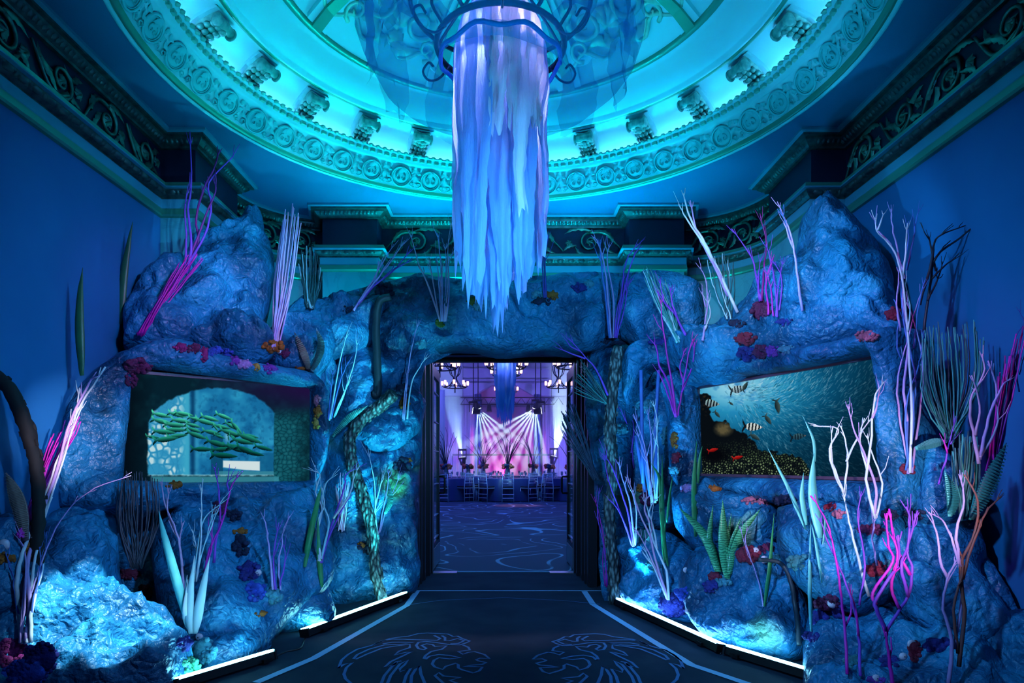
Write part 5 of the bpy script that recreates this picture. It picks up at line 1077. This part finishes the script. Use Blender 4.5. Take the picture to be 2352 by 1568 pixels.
stems('painted_branch', 'thin lilac twig on the column west of the doors', 'branch', 'lilac', '928,965 935,880 945,800 962,735;935,962 945,880 960,850 980,820;925,962 930,900 935,850', 2.6, None, 1, 9, top='white')
stems('painted_branch', 'pale aqua twigs left of the bark trunk', 'branch', 'pale', '757,965 775,860 790,790 797,772;760,962 780,880 800,830;770,955 800,880 818,810 820,788;754,962 760,900 766,850;766,958 790,900 802,860', 2.8, 5.7, 2, 10, top='blue')
blades('sword_leaf', 'lone dark green blade at the west wall, shorter one', '22:188,862 183,760 184,680 190,614', 'dgreen', 4.3)
blades('sword_leaf', 'lone green blade at the west wall, taller one', '20:276,745 282,660 292,580 305,508', 'dgreen', 5.0)
stems('painted_branch', 'bright white and lilac branch soaring from the lower west corner', 'branch', 'white', '52,1476 42,1400 40,1330 52,1270 75,1200 110,1120 150,1010 185,930 243,842;60,1472 70,1380 62,1300 85,1210 130,1080 165,960 205,880 215,868;70,1476 75,1390 100,1290 92,1220 130,1100 172,960 182,890;48,1476 56,1360 70,1270 95,1180 140,1060 160,1000;62,1476 66,1400 78,1300 100,1200 150,1040 195,910', 6.6, 3.75, 2, 11, top='lilac')
stems('painted_branch', 'low blue twigs around the foot of the soaring white branch', 'branch', 'blue', '58,1478 38,1390 30,1330 14,1268;50,1474 60,1330 55,1260 35,1230;66,1474 78,1370 100,1290 108,1220;62,1476 80,1340 118,1235 160,1165 220,1120 300,1092;56,1474 90,1330 92,1240', 3.4, 3.72, 2, 12, top='lilac')
whips('whip_bundle', 'magenta brush tucked behind the soaring white branch', 'magenta', '48,1230', '120,1020 150,985 185,965', 22, 2.2, 3.95, 13, .05, 8)
blades('ribbed_pod', 'brown ribbed pod at the west wall', '34:58,1242 50,1180 35,1130 14,1084', 'brown', 3.7, 3, ribs=.16, group='ribbed pods of the reef')
blades('ribbed_pod', 'brown ribbed pod half behind the soaring white branch', '30:72,1235 85,1190 95,1140', 'brown', 3.85, 4, ribs=.16, group='ribbed pods of the reef')
whips('whip_fan', 'grey-brown whip fan hanging below the west screen', 'brown', '315,1302', '275,1120 290,1100 330,1098 362,1115', 44, 1.8, 4.35, 14, .25, 14, cat='sea fan')
blades('leaf_tuft', 'upright white leaves beside the near west light bar', '22:438,1455 436,1380 447,1275;14:432,1445 425,1390 430,1320;24:448,1455 462,1370 482,1278;12:428,1440 424,1400 432,1330', 'wleaf', 4.1, 5)
blades('sword_leaf', 'long aqua blade leaning beside the white leaves', '24:434,1438 405,1330 380,1240 364,1172', 'aqua', 4.1, 6)
stems('painted_branch', 'lilac branch rising behind the white leaves', 'branch', 'pink', '424,1390 417,1290 405,1220 380,1160 370,1105;418,1300 412,1240 420,1200;408,1230 385,1180 388,1120', 4.0, 4.2, 1, 15)
stems('painted_branch', 'magenta branch below the west screen', 'branch', 'magenta', '470,1312 482,1260 510,1200 530,1120 548,1092;490,1292 497,1240 506,1180 500,1110 493,1072;478,1300 486,1250 488,1190;528,1130 522,1110 532,1098', 4.0, 4.35, 1, 16, top='violet')
stems('painted_branch', 'pale aqua twigs among the white leaves', 'branch', 'pale', '442,1335 455,1250 470,1190 515,1150;450,1335 460,1260 463,1180 462,1112;445,1335 470,1250 505,1160;446,1335 452,1260 440,1215;448,1330 475,1230 490,1180', 3.2, 4.25, 3, 17, top='white')
stems('painted_branch', 'small violet and lilac branch on the boulder at mid height', 'branch', 'lilac', '627,1354 620,1270 612,1210 605,1185;633,1354 628,1280 640,1200;645,1354 640,1290 648,1250 650,1220 665,1184;643,1345 655,1290 652,1250', 3.4, None, 1, 18, top='violet')
stems('painted_branch', 'white looping branch left of the bark trunk', 'branch', 'white', '735,1282 722,1240 740,1170 725,1130 735,1090 715,1080;737,1282 755,1200 740,1150 750,1110 765,1095;736,1282 730,1200 745,1160 740,1120', 3.6, 5.2, 2, 19, top='pale')
stems('painted_branch', 'violet branch with white tips left of the bark trunk', 'branch', 'violet', '738,1292 760,1210 790,1120 795,1090 820,1074;765,1190 800,1140 812,1100 822,1074;745,1260 780,1180 805,1140', 3.4, 5.25, 1, 20, top='white')
blades('leaf_tuft', 'green sword leaves on the cyan-lit boulder', '16:700,1302 712,1230 730,1150 737,1118;13:740,1348 733,1270 730,1178', 'green', 4.95, 7)
whips('whip_bundle', 'pink twig tassel beside the bark trunk', 'pink', '785,1218', '772,1110 785,1095 800,1110', 14, 1.5, None, 21, .02, 8)
stems('painted_branch', 'white and lilac twigs beside the west door jamb', 'branch', 'white', '868,1228 860,1180 875,1110 880,1080;870,1224 880,1170 890,1120 893,1078;866,1228 862,1160 860,1110 845,1030;872,1222 890,1160 922,1084;864,1228 855,1190 878,1150', 2.8, None, 2, 22, top='lilac')
blades('ribbed_pod', 'aqua ribbed pod beside the west door jamb', '13:884,1180 897,1150 893,1102', 'aqua', 5.9, 8, ribs=.18, group='ribbed pods of the reef')
blades('ribbed_pod', 'pale ribbed pod curling up from the screen top', '18:716,852 730,825 738,790 726,752', 'pale', 5.5, 9, ribs=.2, group='ribbed pods of the reef')
blades('ribbed_pod', 'dark ribbed pod leaning beside the pale one', '17:710,852 700,815 676,762', 'brown', 5.55, 10, ribs=.2, group='ribbed pods of the reef')
blades('ribbed_pod', 'dark ribbed pod lying left of the bark trunk', '16:764,1002 800,962 846,930', 'slate', 5.75, 11, ribs=.2, group='ribbed pods of the reef')
# ---- trunks
M_bark = mat('rough_bark', (0.12, 0.16, 0.17), .8)
def barkmat(m):
    v = coord(m, 'Object', (1, 1, .45)); n = nd(m, 'ShaderNodeTexVoronoi', Scale=34); lk(m, v, n.inputs['Vector']); lk(m, ramp(m, n.outputs['Distance'], [(0.1, (0.22, 0.3, 0.3)), (0.6, (0.02, 0.03, 0.04))]), bsdf(m).inputs['Base Color'])
    b = nd(m, 'ShaderNodeBump', Strength=1.0, Distance=.03); b.invert = True; lk(m, n.outputs['Distance'], b.inputs['Height']); lk(m, b.outputs['Normal'], bsdf(m).inputs['Normal'])
barkmat(M_bark)
def trunk(name, label, spec, r, mt, Yb, seed, rough=.25, chips=0, pull=True):
    pts = px(spec); root = empty(name, at(*pts[-1], depth(*pts[-1], Yb) if pull else Yb), label, 'trunk'); o0 = root.location.copy(); P = path3(pts, Yb, seed, 8, .004, 0, pull); rr = r * Yb / F
    m = MB(); m.tube([p - o0 for p in P], [rr * (1 + rough * noise.noise(p * 9)) for p in P], 12); m.v = [tuple(Vector(v) * 1.0 + Vector((noise.noise(Vector(v) * 30 + Vector((seed, 0, 0))), noise.noise(Vector(v) * 30 + Vector((0, seed, 0))), noise.noise(Vector(v) * 26))) * rr * rough * .8) for v in m.v]
    m.build('bark', mt, root, True); R = random.Random(seed)
    for k in range(chips):
        i = R.randrange(1, len(P) - 1); t = (P[i + 1] - P[i - 1]).normalized(); a = R.uniform(PI * .95, PI * 2.05); s = t.orthogonal().normalized(); sd = Matrix.Rotation(a, 3, t) @ Vector((1, 0, 0)); sd = (sd - t * sd.dot(t)).normalized(); w_ = t.cross(sd); c = P[i] + sd * rr * 1.02 - o0
        MB().obox(c, t, w_, sd, rr * R.uniform(.3, .6), rr * R.uniform(.14, .26), rr * R.uniform(.08, .2)).build('bark_chip', mt, root)
    return root
M_hose = mat('dark_vine', (0.02, 0.035, 0.05), .5)
trunk('smooth_vine', 'smooth dark vine hanging beside the west door column', '896,682 872,692 864,740 866,820 868,900 856,905', 9, M_hose, 5.9, 1, .06)
trunk('bark_trunk', 'crooked rough bark trunk leaning on the west door column', '905,903 870,935 832,965 803,1005 808,1060 830,1130 850,1200 860,1270 866,1330 880,1388', 13, M_bark, 5.8, 2, .35, 90)
trunk('bark_trunk', 'straight mossy bark trunk beside the east door jamb', '1420,798 1412,860 1405,930 1402,1010 1408,1080 1400,1180 1408,1290 1412,1386', 13, M_bark, 5.85, 3, .3, 90)
trunk('fallen_trunk', 'dark scaly trunk bending against the west wall', '-12,858 20,890 50,950 72,1020 86,1090 88,1200 80,1310', 15, mat('black_bark', (.008, .008, .009), .8), 3.72, 4, .3, 30, False)
trunk('smooth_vine', 'thin dark vine curving down the round boulder with the wavy crease', '1742,1285 1790,1292 1815,1330 1828,1400 1836,1480', 5, M_hose, 4.35, 7, .06)
# ---- east side
whips('whip_fan', 'grey-teal fan spreading over the east door jamb', 'slate', '1395,928', '1322,905 1320,870 1332,845 1352,835', 26, 1.4, 5.85, 30, .1, 5, 'teal', cat='sea fan')
whips('whip_bundle', 'dark navy brush poking into the doorway', 'navyb', '1368,1100', '1296,1000 1290,950 1306,935 1322,950', 24, 2.0, 5.85, 31, .05, 9)
stems('painted_branch', 'blue-violet branch crossing the corner of the doorway', 'branch', 'violet', '1397,908 1370,850 1345,820 1305,775;1345,823 1320,815 1284,800;1332,806 1310,795 1300,780', 3.2, 5.8, 0, 32, top='violet')
stems('painted_branch', 'thin magenta twigs at the foot of the east door jamb', 'branch', 'magenta', '1393,1348 1390,1270 1380,1200 1365,1140;1396,1348 1386,1250 1372,1180 1378,1120;1390,1346 1384,1280 1392,1220', 2.2, 5.9, 2, 33, top='violet')
stems('painted_branch', 'white and lilac branch rooted behind the east light bar', 'branch', 'white', '1536,1378 1530,1310 1500,1240 1490,1180 1505,1145;1534,1376 1510,1300 1492,1230 1470,1180 1440,1090;1532,1374 1505,1310 1478,1255;1528,1366 1500,1290 1462,1215;1510,1260 1500,1210 1478,1140;1492,1200 1480,1165 1488,1140', 4.2, None, 2, 34, top='pink')
stems('painted_branch', 'violet twig cluster below the standing poles', 'branch', 'violet', '1456,1255 1440,1170 1410,1080 1388,1045;1458,1252 1448,1160 1430,1100 1420,1060;1454,1255 1430,1190 1400,1110 1385,1040;1460,1250 1462,1180 1450,1120;1452,1252 1425,1180 1404,1150', 3.4, 5.5, 2, 35, top='lilac')
stems('painted_branch', 'hot pink branch left of the east screen', 'branch', 'hot', '1554,958 1545,890 1530,800 1520,730 1518,688;1552,954 1535,880 1515,840 1508,800 1503,788;1557,954 1568,890 1582,810 1592,778;1552,958 1528,890 1510,850;1570,880 1562,840 1575,800;1566,900 1590,840 1596,785', 3.6, 5.5, 1, 36, top='magenta')
stems('painted_branch', 'white-tipped lilac branch leaning over the east ledge', 'branch', 'white', '1694,718 1650,620 1620,560 1590,510 1575,470 1570,444;1660,645 1625,580 1600,530 1586,460;1640,600 1606,545 1575,500 1566,480;1672,680 1640,610 1610,550', 4.6, 5.3, 1, 37, top='lilac')
stems('painted_branch', 'short lilac branch at the west end of the east ledge', 'branch', 'lilac', '1614,782 1620,740 1625,690 1620,640 1608,614;1618,760 1632,720 1626,690;1622,705 1612,670', 3.2, 5.55, 1, 38, top='white')
stems('painted_branch', 'deep violet branches before the navy frieze, east niche', 'branch', 'violet', '1745,692 1735,620 1720,580 1680,525;1750,692 1755,610 1760,560 1745,490;1748,690 1742,640 1748,590', 3.2, 5.2, 2, 39, top='plum')
stems('painted_branch', 'purple twig cluster beside the east peak', 'branch', 'violet', '1786,728 1780,650 1770,600 1760,560;1766,722 1760,650 1775,590;1790,712 1796,640 1776,600;1775,726 1770,660 1758,620;1782,726 1788,660 1800,590', 3.0, 4.95, 2, 40, top='magenta')
stems('painted_branch', 'single lilac branch leaning on the east peak', 'branch', 'lilac', '1842,714 1832,640 1825,580 1810,520 1785,463;1828,600 1818,550 1792,480;1822,570 1800,510', 4.0, 4.6, 1, 41, top='blue')
stems('painted_branch', 'violet forked branch rooted by the teal grass', 'branch', 'violet', '1573,768 1550,720 1525,690 1515,640;1560,740 1545,700 1540,660;1550,720 1530,700 1510,670', 3.6, 5.7, 1, 42)
whips('grass_fan', 'pale teal grass fan arching beside the rounded boulder', 'teal', '1556,782', '1478,640 1484,625 1505,640 1530,660', 18, 1.8, 5.75, 43, .12, 5, 'pale', cat='grass')
whips('whip_bundle', 'faint grey twigs behind the white-tipped branch', 'slate', '1672,730', '1625,600 1660,590 1690,600', 12, 1.6, 5.5, 44, .1, 10, 'pale')
poles = empty('standing_poles', at(1485, 1150, 5.8), 'cluster of blue painted poles in the dark hollow', 'poles')
for i, s in enumerate(('1472,850 1477,1110', '1513,850 1500,1070', '1460,1000 1482,1130', '1474,1010 1494,1140', '1506,1000 1508,1130')):
    P = [at(x, y, 5.85 + .04 * (i % 3)) - poles.location for x, y in px(s)]; MB().tube(smoothpts(P, 4), 4.2 * 5.8 / F, 8).build('pole', PMAT['blue'], poles, True)
stems('painted_branch', 'white-lilac branches before the blue poles', 'branch', 'lilac', '1500,1155 1490,1080 1480,1020 1455,950;1505,1155 1500,1060 1510,980 1500,920;1496,1155 1485,1060 1460,985;1508,1150 1512,1050 1506,960;1498,1120 1495,1000 1488,940', 3.2, 5.6, 2, 45, top='white')
stems('painted_branch', 'thin violet twig beside the mossy trunk', 'branch', 'violet', '1455,1075 1448,1000 1430,950 1418,930;1450,1040 1456,980 1448,950', 2.4, None, 1, 46)
blades('leaf_tuft', 'thin green grass blades below the blue poles', '13:1530,1285 1520,1180 1515,1100 1494,1062;14:1526,1292 1522,1180 1521,1045;8:1532,1200 1538,1140 1546,1088;10:1534,1300 1526,1240 1530,1180', 'green', 5.25, 12)
blades('leaf_tuft', 'green blades standing at the edge of the east screen', '17:1598,1232 1594,1120 1600,1012;9:1603,1110 1606,1060 1613,1024', 'green', 5.2, 13)
blades('snake_plant', 'banded snake plant below the east screen', '34:1670,1328 1662,1240 1660,1148;30:1652,1312 1618,1230 1560,1166;21:1645,1312 1630,1240 1638,1158;27:1674,1318 1700,1230 1747,1168;17:1676,1314 1680,1250 1702,1188;13:1674,1306 1672,1240 1680,1178', 'green', 4.75, 14, banded=True)
blades('sword_leaf', 'single green blade right of the snake plant', '13:1756,1392 1768,1300 1778,1178', 'green', 4.35, 15)
stems('painted_branch', 'thin lilac twig leaning right of the snake plant', 'branch', 'lilac', '1754,1392 1738,1320 1715,1260 1698,1208;1726,1290 1712,1240 1716,1215', 2.0, 4.4, 1, 47)
blades('leaf_tuft', 'broad aqua leaves before the lower edge of the east screen', '30:1884,1235 1866,1130 1870,1040;16:1852,1205 1842,1140 1846,1085;10:1872,1060 1868,1010 1844,955;12:1850,1215 1810,1120 1764,1030;13:1863,1450 1860,1330 1862,1200;9:1888,1338 1876,1260 1862,1196;7:1890,1250 1895,1200 1888,1180', 'aqua', 4.0, 16)
stems('painted_branch', 'white branch before the east end of the screen', 'branch', 'white', '2010,1190 1990,1100 2000,1020 2005,950 2012,905 2030,876;2008,1186 2012,1120 1985,1040 1962,990 1946,928;2012,1190 2026,1110 2002,1040 1990,1000;2014,1298 2004,1240 2008,1190;1992,1080 1975,1010 1985,960;2003,960 2015,930 2020,890', 4.6, 3.72, 2, 48, top='lilac')
stems('painted_branch', 'white forked branch standing before the middle of the east screen', 'branch', 'white', '1994,1368 1966,1260 1946,1180 1938,1132;1938,1132 1914,1080 1906,1030 1925,985 1868,978;1938,1132 1926,1100 1910,1050 1912,978;1938,1132 1946,1070 1942,1010 1928,975;1944,1060 1972,1000 2000,960', 4.6, 3.72, 1, 49, top='white')
stems('painted_branch', 'large magenta branch in the east foreground', 'branch', 'magenta', '2052,1580 2042,1510 2035,1450;2035,1450 2014,1400 2010,1380 2040,1330 2065,1290 2062,1228;2012,1388 2006,1360 2050,1290 2040,1250 2036,1178;2035,1450 2066,1400 2086,1370 2096,1310 2085,1270 2090,1200 2080,1163;2066,1396 2046,1350 2062,1280 2050,1230;2086,1370 2070,1300 2086,1250 2107,1172;2090,1320 2060,1260 2042,1168', 6.4, 3.25, 2, 50, top='violet', taper=.5)
stems('painted_branch', 'pair of thin magenta branches past the east light bar', 'branch', 'magenta', '1946,1548 1940,1440 1930,1350 1915,1260 1900,1200 1864,1138;1976,1552 1972,1460 1960,1390 1936,1320 1900,1240 1884,1188;1941,1440 1956,1400 1952,1362;1974,1390 1986,1300 1970,1190 1978,1128;1972,1460 1966,1400 1950,1350', 4.6, 3.45, 1, 51, top='violet')
stems('entwined_vines', 'tall entwined white, violet and blue vines on the flank of the east screen', 'vine', 'lilac', '2086,1088 2090,1000 2075,900 2085,800 2075,700 2070,620 2045,560 2016,530 2008,498;2096,1084 2085,980 2105,880 2080,760 2070,650 2085,560 2086,508;2090,1086 2070,980 2060,880 2080,800 2100,720 2120,660;2080,1080 2100,960 2090,860 2060,800 2066,720;2094,1086 2110,960 2120,850 2100,740 2080,690;2088,1080 2080,940 2110,840 2122,760;2078,640 2062,580 2050,520 2046,480;2082,620 2096,560 2104,510 2112,480;2070,760 2060,700 2066,600;2100,800 2110,700 2125,640', 4.4, 3.85, 1, 52, top='blue')
stems('painted_branch', 'white tips fork of the entwined vines', 'branch', 'white', '2090,1086 2094,950 2088,800 2072,640 2060,590 2040,556 2014,530 2010,500;2072,640 2080,580 2084,512;2014,530 2024,505 2030,490;2086,760 2090,700 2075,640', 4.0, 3.8, 0, 53)
stems('painted_branch', 'almost black branch silhouetted on the east wall', 'branch', 'dark', '2122,770 2135,660 2150,590 2200,550 2235,520 2256,490;2112,700 2140,600 2146,560 2160,540 2216,518;2150,622 2136,560 2134,545;2140,640 2170,610 2200,590;2130,690 2155,640 2165,600', 4.4, 4.1, 2, 54)
whips('whip_fan', 'large green whip fan against the east wall', 'teal', '2182,1012', '2116,850 2120,790 2140,745 2165,760 2200,770 2235,745 2262,790', 46, 2.0, 3.75, 55, .28, 12, 'slate', cat='sea fan')
stems('painted_branch', 'pink antler branch right of the green whip fan', 'branch', 'pink', '2246,1065 2235,990 2228,920 2258,860 2256,812;2252,1055 2270,960 2290,900 2270,828;2242,1000 2250,930 2232,862;2268,965 2300,890 2318,872;2250,1050 2290,980 2288,920', 5.2, 3.4, 1, 56, top='lilac')
whips('whip_bundle', 'magenta brush leaning off the east edge', 'magenta', '2280,1085', '2290,880 2320,820 2360,740', 24, 2.6, 3.5, 57, .04, 14, 'plum')
stems('painted_branch', 'short violet stake below the green whip fan', 'branch', 'violet', '2156,1112 2176,1040 2196,955;2176,1040 2168,1010;2182,1020 2190,1010', 3.6, 3.6, 0, 58, top='magenta')
whips('whip_bundle', 'stubby grey-teal brush below the pink antler branch', 'slate', '2222,1190', '2188,1040 2205,1010 2230,1005 2254,1030', 26, 3.2, 3.5, 59, .1, 14, 'teal')
blades('ribbed_pod', 'broad aqua ribbed pod in the east corner', '30:2182,1186 2186,1140 2170,1080', 'aqua', 3.5, 17, ribs=.13, group='ribbed pods of the reef')
blades('ribbed_pod', 'long dark ribbed pod in the east corner', '38:2232,1190 2270,1110 2312,1016', 'slate', 3.45, 18, ribs=.12, group='ribbed pods of the reef')
blades('ribbed_pod', 'ribbed pod lying flat below the green whip fan', '22:2102,1030 2140,1018 2175,1012', 'teal', 3.7, 19, ribs=.14, group='ribbed pods of the reef')
stems('bare_shrub', 'tangled bare shrub with a pale trunk in the east foreground', 'shrub', 'lilac', '2178,1580 2186,1470 2166,1400 2176,1330 2200,1280;2202,1530 2216,1400 2206,1300 2240,1220 2246,1150 2216,1090;2192,1490 2210,1350 2190,1250 2170,1200 2142,1180;2200,1500 2190,1400 2212,1300 2190,1240;2176,1330 2160,1290 2150,1220 2135,1175;2210,1330 2230,1260 2262,1180 2300,1140;2206,1300 2196,1220 2216,1150 2205,1090', 6.2, 3.2, 2, 60, top='rust')
stems('painted_branch', 'thin purple wisp at the east edge', 'branch', 'indigo', '2340,900 2330,790 2352,740 2340,710;2340,860 2350,820', 2.0, 3.5, 1, 61)
# ================================================================ CORALS AND SHELLS
CM = dict(plum=(0.10, 0.006, 0.06), magenta=(0.26, 0.012, 0.14), violet=(0.16, 0.03, 0.34), indigo=(0.02, 0.02, 0.2), blue=(0.03, 0.08, 0.5), navy=(0.006, 0.012, 0.05), lilac=(0.36, 0.2, 0.5), gold=(0.4, 0.25, 0.05), orange=(0.34, 0.09, 0.01), pink=(0.45, 0.12, 0.2), crimson=(0.22, 0.01, 0.04), aqua=(0.06, 0.26, 0.36), teal=(0.03, 0.18, 0.22), olive=(0.1, 0.13, 0.02), green=(0.05, 0.28, 0.16))
CMAT = {}
for k, c in CM.items():
    m = mat('sponge_' + k, c, .8); vary(m, [(0.3, tuple(q * .6 for q in c)), (0.7, tuple(min(1, q * 1.35) for q in c))], 20, 3, .8, 60, .01); CMAT[k] = m
def coral(x, y, rx, ry, col, where, seed, n=None):
    Y = surf(x, y) + .005; s = Y / F; R = random.Random(seed); n = n or max(14, int(rx * ry / 7)); m = MB(); c0 = at(x, y, Y)
    for k in range(n):
        a = R.uniform(0, 2 * PI); q = math.sqrt(R.random()); X, Z = x + rx * q * math.cos(a), y + ry * q * math.sin(a); p = at(X, Z, surf(X, Z, Y))
        if abs(p.y - Y) > .10: p = at(X, Z, Y)
        r = R.uniform(.22, .5) * min(rx, ry, 16) * s; m.ball(p - c0 + Vector((0, -r * .35, 0)), (r, r * .9, r * R.uniform(.7, 1)), 6, 5)
    m.ball((0, 0, 0), (rx * s * .9, .02, ry * s * .9), 12, 8)
    o = m.build('sponge_coral', CMAT[col], None, True, c0); tag(o, '%s sponge coral %s' % (dict(aqua='pale aqua').get(col, col), where), 'coral', 'sponge corals of the reef'); return o
CL = '''415,798,16,10,magenta,first in the row over the west screen|445,800,16,11,plum,second in the row over the west screen|470,815,9,18,magenta,dripping below the row over the west screen|492,806,16,11,blue,bright cluster over the west screen middle|520,812,16,11,blue,right of the middle over the west screen|540,828,13,10,violet,between blue and lilac over the west screen|562,836,18,11,lilac,in the row over the west screen|590,842,8,10,gold,in the row over the west screen|620,846,18,11,violet,at the row end over the west screen
318,842,30,16,plum,on the top corner of the west screen|302,872,12,22,plum,down the side of the west screen corner|628,795,24,14,orange,at the foot of the upright lilac bundle|655,812,12,10,plum,beside the shell under the lilac bundle|690,846,14,6,orange,at the foot of the pale ribbed pod|705,852,10,7,navy,behind the foot of the pale ribbed pod|728,918,9,14,pink,at the right edge of the west screen|731,945,9,16,orange,below the pink one at the west screen edge|727,972,9,13,gold,lowest at the west screen edge
244,822,16,9,orange,on the shoulder left of the west screen|402,1113,20,9,orange,under the lower edge of the west screen|505,1166,18,14,plum,below the west screen beside the magenta branch|540,1182,16,12,navy,below the west screen middle|552,1222,16,10,orange,on the broad boulder upper side|555,1252,16,26,navy,in the crease of the broad boulder|572,1310,24,22,indigo,beside the shell on the broad boulder|588,1358,22,22,blue,low on the broad boulder|630,1368,17,16,aqua,at the foot of the small violet branch|600,1408,14,8,orange,low on the broad boulder near the floor
298,1318,24,12,crimson,below the brown whip fan|332,1360,18,18,crimson,lower right of the brown whip fan|345,1322,22,10,aqua,right of the brown whip fan foot|75,1258,16,20,orange,behind the soaring white branch|12,1282,24,12,orange,at the lower west edge|28,1500,44,32,magenta,clump at the foot of the soaring white branch|95,1510,38,36,indigo,clump right of the soaring branch foot|60,1545,50,30,blue,lowest clump in the west corner|468,1495,28,30,aqua,glittering at the foot of the white leaves|440,1535,22,26,green,under the white leaves near the light bar|425,1478,18,16,indigo,behind the foot of the white leaves
845,1255,20,14,navy,behind the lower bark trunk|830,1252,10,8,orange,beside the lower bark trunk|925,1068,18,18,navy,beside the west door jamb|938,1056,8,6,orange,beside the west door jamb|925,895,18,14,navy,high on the west door column|928,925,12,12,orange,on the west door column|968,790,14,12,aqua,at the upper corner of the doorway|885,668,18,20,navy,at the top of the smooth vine|802,710,16,8,navy,at the foot of the leaning lilac branch|1010,742,10,10,olive,at the foot of the twigs over the door
1088,690,16,10,olive,in the middle of the lintel|1102,700,12,14,aqua,in the middle of the lintel|1245,692,24,9,navy,at the foot of the indigo twigs|1268,678,16,10,orange,on the lintel beside the indigo twigs|1233,676,12,10,aqua,on the lintel left of the indigo twigs|1330,660,20,10,indigo,on the east end of the lintel|1352,652,14,9,aqua,on the east end of the lintel|1425,782,50,10,navy,dark strip under the rounded boulder|1520,785,36,8,indigo,dark strip under the grass fan
1712,778,24,14,crimson,on the ledge right of the white-tipped branch|1690,742,20,10,navy,at the foot of the white-tipped branch|1748,712,22,20,plum,behind the purple twig cluster|1800,738,20,8,indigo,on the ledge before the east peak|1715,812,22,16,indigo,first over the east screen|1745,808,18,14,plum,second over the east screen|1775,806,18,12,violet,third over the east screen|1805,802,22,9,aqua,fourth over the east screen|1990,772,26,12,pink,over the upper corner of the east screen|2050,722,18,14,crimson,on the east peak edge behind the vines|2080,840,26,36,plum,tucked behind the entwined vines
1548,1010,9,22,orange,on the upright rock left of the east screen|1552,1052,10,14,crimson,under the orange one left of the east screen|1548,1080,12,10,aqua,lowest left of the east screen|1532,1000,12,24,aqua,beside the orange one left of the east screen|1465,925,20,14,aqua,in the pole hollow|1490,935,14,14,aqua,behind the blue poles|1430,985,12,14,aqua,beside the mossy trunk|1490,1140,20,16,plum,at the foot of the blue poles|1472,1120,12,10,orange,at the foot of the blue poles|1430,1120,18,14,aqua,low beside the mossy trunk
1548,1388,34,26,indigo,large clump at the foot of the white-lilac branch|1568,1362,18,14,blue,above the large clump behind the east light bar|1640,1322,16,10,crimson,at the foot of the snake plant|1632,1345,16,14,indigo,below the snake plant|1660,1336,18,12,aqua,below the snake plant|1718,1272,26,18,crimson,behind the single green blade|1760,1262,20,14,plum,right of the single green blade top|1640,1122,16,8,orange,under the lower corner of the east screen|1580,1120,18,10,lilac,under the left corner of the east screen|1722,1148,18,9,pink,under the middle of the east screen|1752,1152,16,9,pink,second under the middle of the east screen|1800,1148,26,12,navy,under the east screen beside the aqua leaves
1905,1165,16,10,crimson,under the east screen right of the aqua leaves|1925,1180,18,10,pink,under the east screen before the white branch|2000,1215,30,12,plum,at the foot of the white screen branch|2042,1180,22,12,navy,under the east end of the screen|2012,1305,22,16,crimson,at the foot of the white forked branch|1900,1385,28,20,plum,around the large shell|1882,1420,18,20,indigo,below the large shell|1928,1402,20,16,indigo,right of the large shell|1835,1290,28,16,teal,on the bulging boulder|1780,1285,18,12,teal,left of the bulging boulder|1500,1300,18,12,teal,behind the white-lilac branch|2040,1310,14,22,aqua,on the bulging boulder beside the magenta branch
2100,1495,14,24,crimson,at the foot of the magenta branch|2150,1480,30,16,indigo,before the tangled shrub|1960,1520,24,14,teal,at the foot of the thin magenta pair|2040,1520,22,14,indigo,behind the magenta trunk|2010,1560,22,10,violet,at the bottom edge past the light bar|1862,1460,18,12,indigo,at the foot of the long aqua blade|2085,1075,18,14,crimson,at the foot of the entwined vines|2100,1180,24,12,navy,on the flank below the vines'''
k = 0
for ln in CL.replace('\n', '|').split('|'):
    x, y, rx, ry, c, wh = ln.split(',', 5); k += 1; coral(float(x), float(y), float(rx), float(ry), c, wh, k)
M_shell = mat('pale_shell', (0.72, 0.62, 0.74), .5); M_hole = mat('shell_mouth', (.03, .02, .05), .7)
def urchin(x, y, r, where):
    Y = surf(x, y); R_ = r * Y / F; root = empty('urchin_shell', at(x, y, Y) - Vector((0, R_ * .4, 0)), 'round pale urchin shell ' + where, 'shell', 'urchin shells of the reef'); m = MB(); V = []; seg, rg = 20, 10
    for i in range(rg + 1):
        p = PI * i / rg
        for j in range(seg):
            a = 2 * PI * j / seg; q = R_ * (1 + .05 * (j % 2)); V.append((q * math.sin(p) * math.cos(a), -q * .7 * math.cos(p), q * math.sin(p) * math.sin(a)))
    m.add(V, [(i * seg + j, i * seg + (j + 1) % seg, (i + 1) * seg + (j + 1) % seg, (i + 1) * seg + j) for i in range(rg) for j in range(seg)]); m.build('body', M_shell, root, True)
    MB().ball((0, -R_ * .7, R_ * .1), (R_ * .18, R_ * .05, R_ * .14), 8, 5).build('mouth', M_hole, root, True)
for x, y, r, wh in ((641, 806, 6, 'under the upright lilac bundle'), (1910, 1384, 11, 'in the plum coral past the east light bar'), (1754, 1284, 9, 'behind the single green blade'), (1734, 1264, 8, 'above the crimson coral by the green blade'), (594, 1314, 8, 'on the broad boulder'), (13, 1250, 13, 'at the lower west edge'), (2092, 1478, 10, 'beside the magenta trunk'), (734, 1288, 6, 'at the foot of the white looping branch'), (1574, 1308, 6, 'above the indigo clump'), (459, 1462, 9, 'at the foot of the white leaves'), (2072, 1506, 9, 'near the bottom by the magenta trunk'), (2010, 1556, 9, 'at the bottom edge past the light bar'), (1578, 1402, 6, 'beside the indigo clump')): urchin(x, y, r, wh)
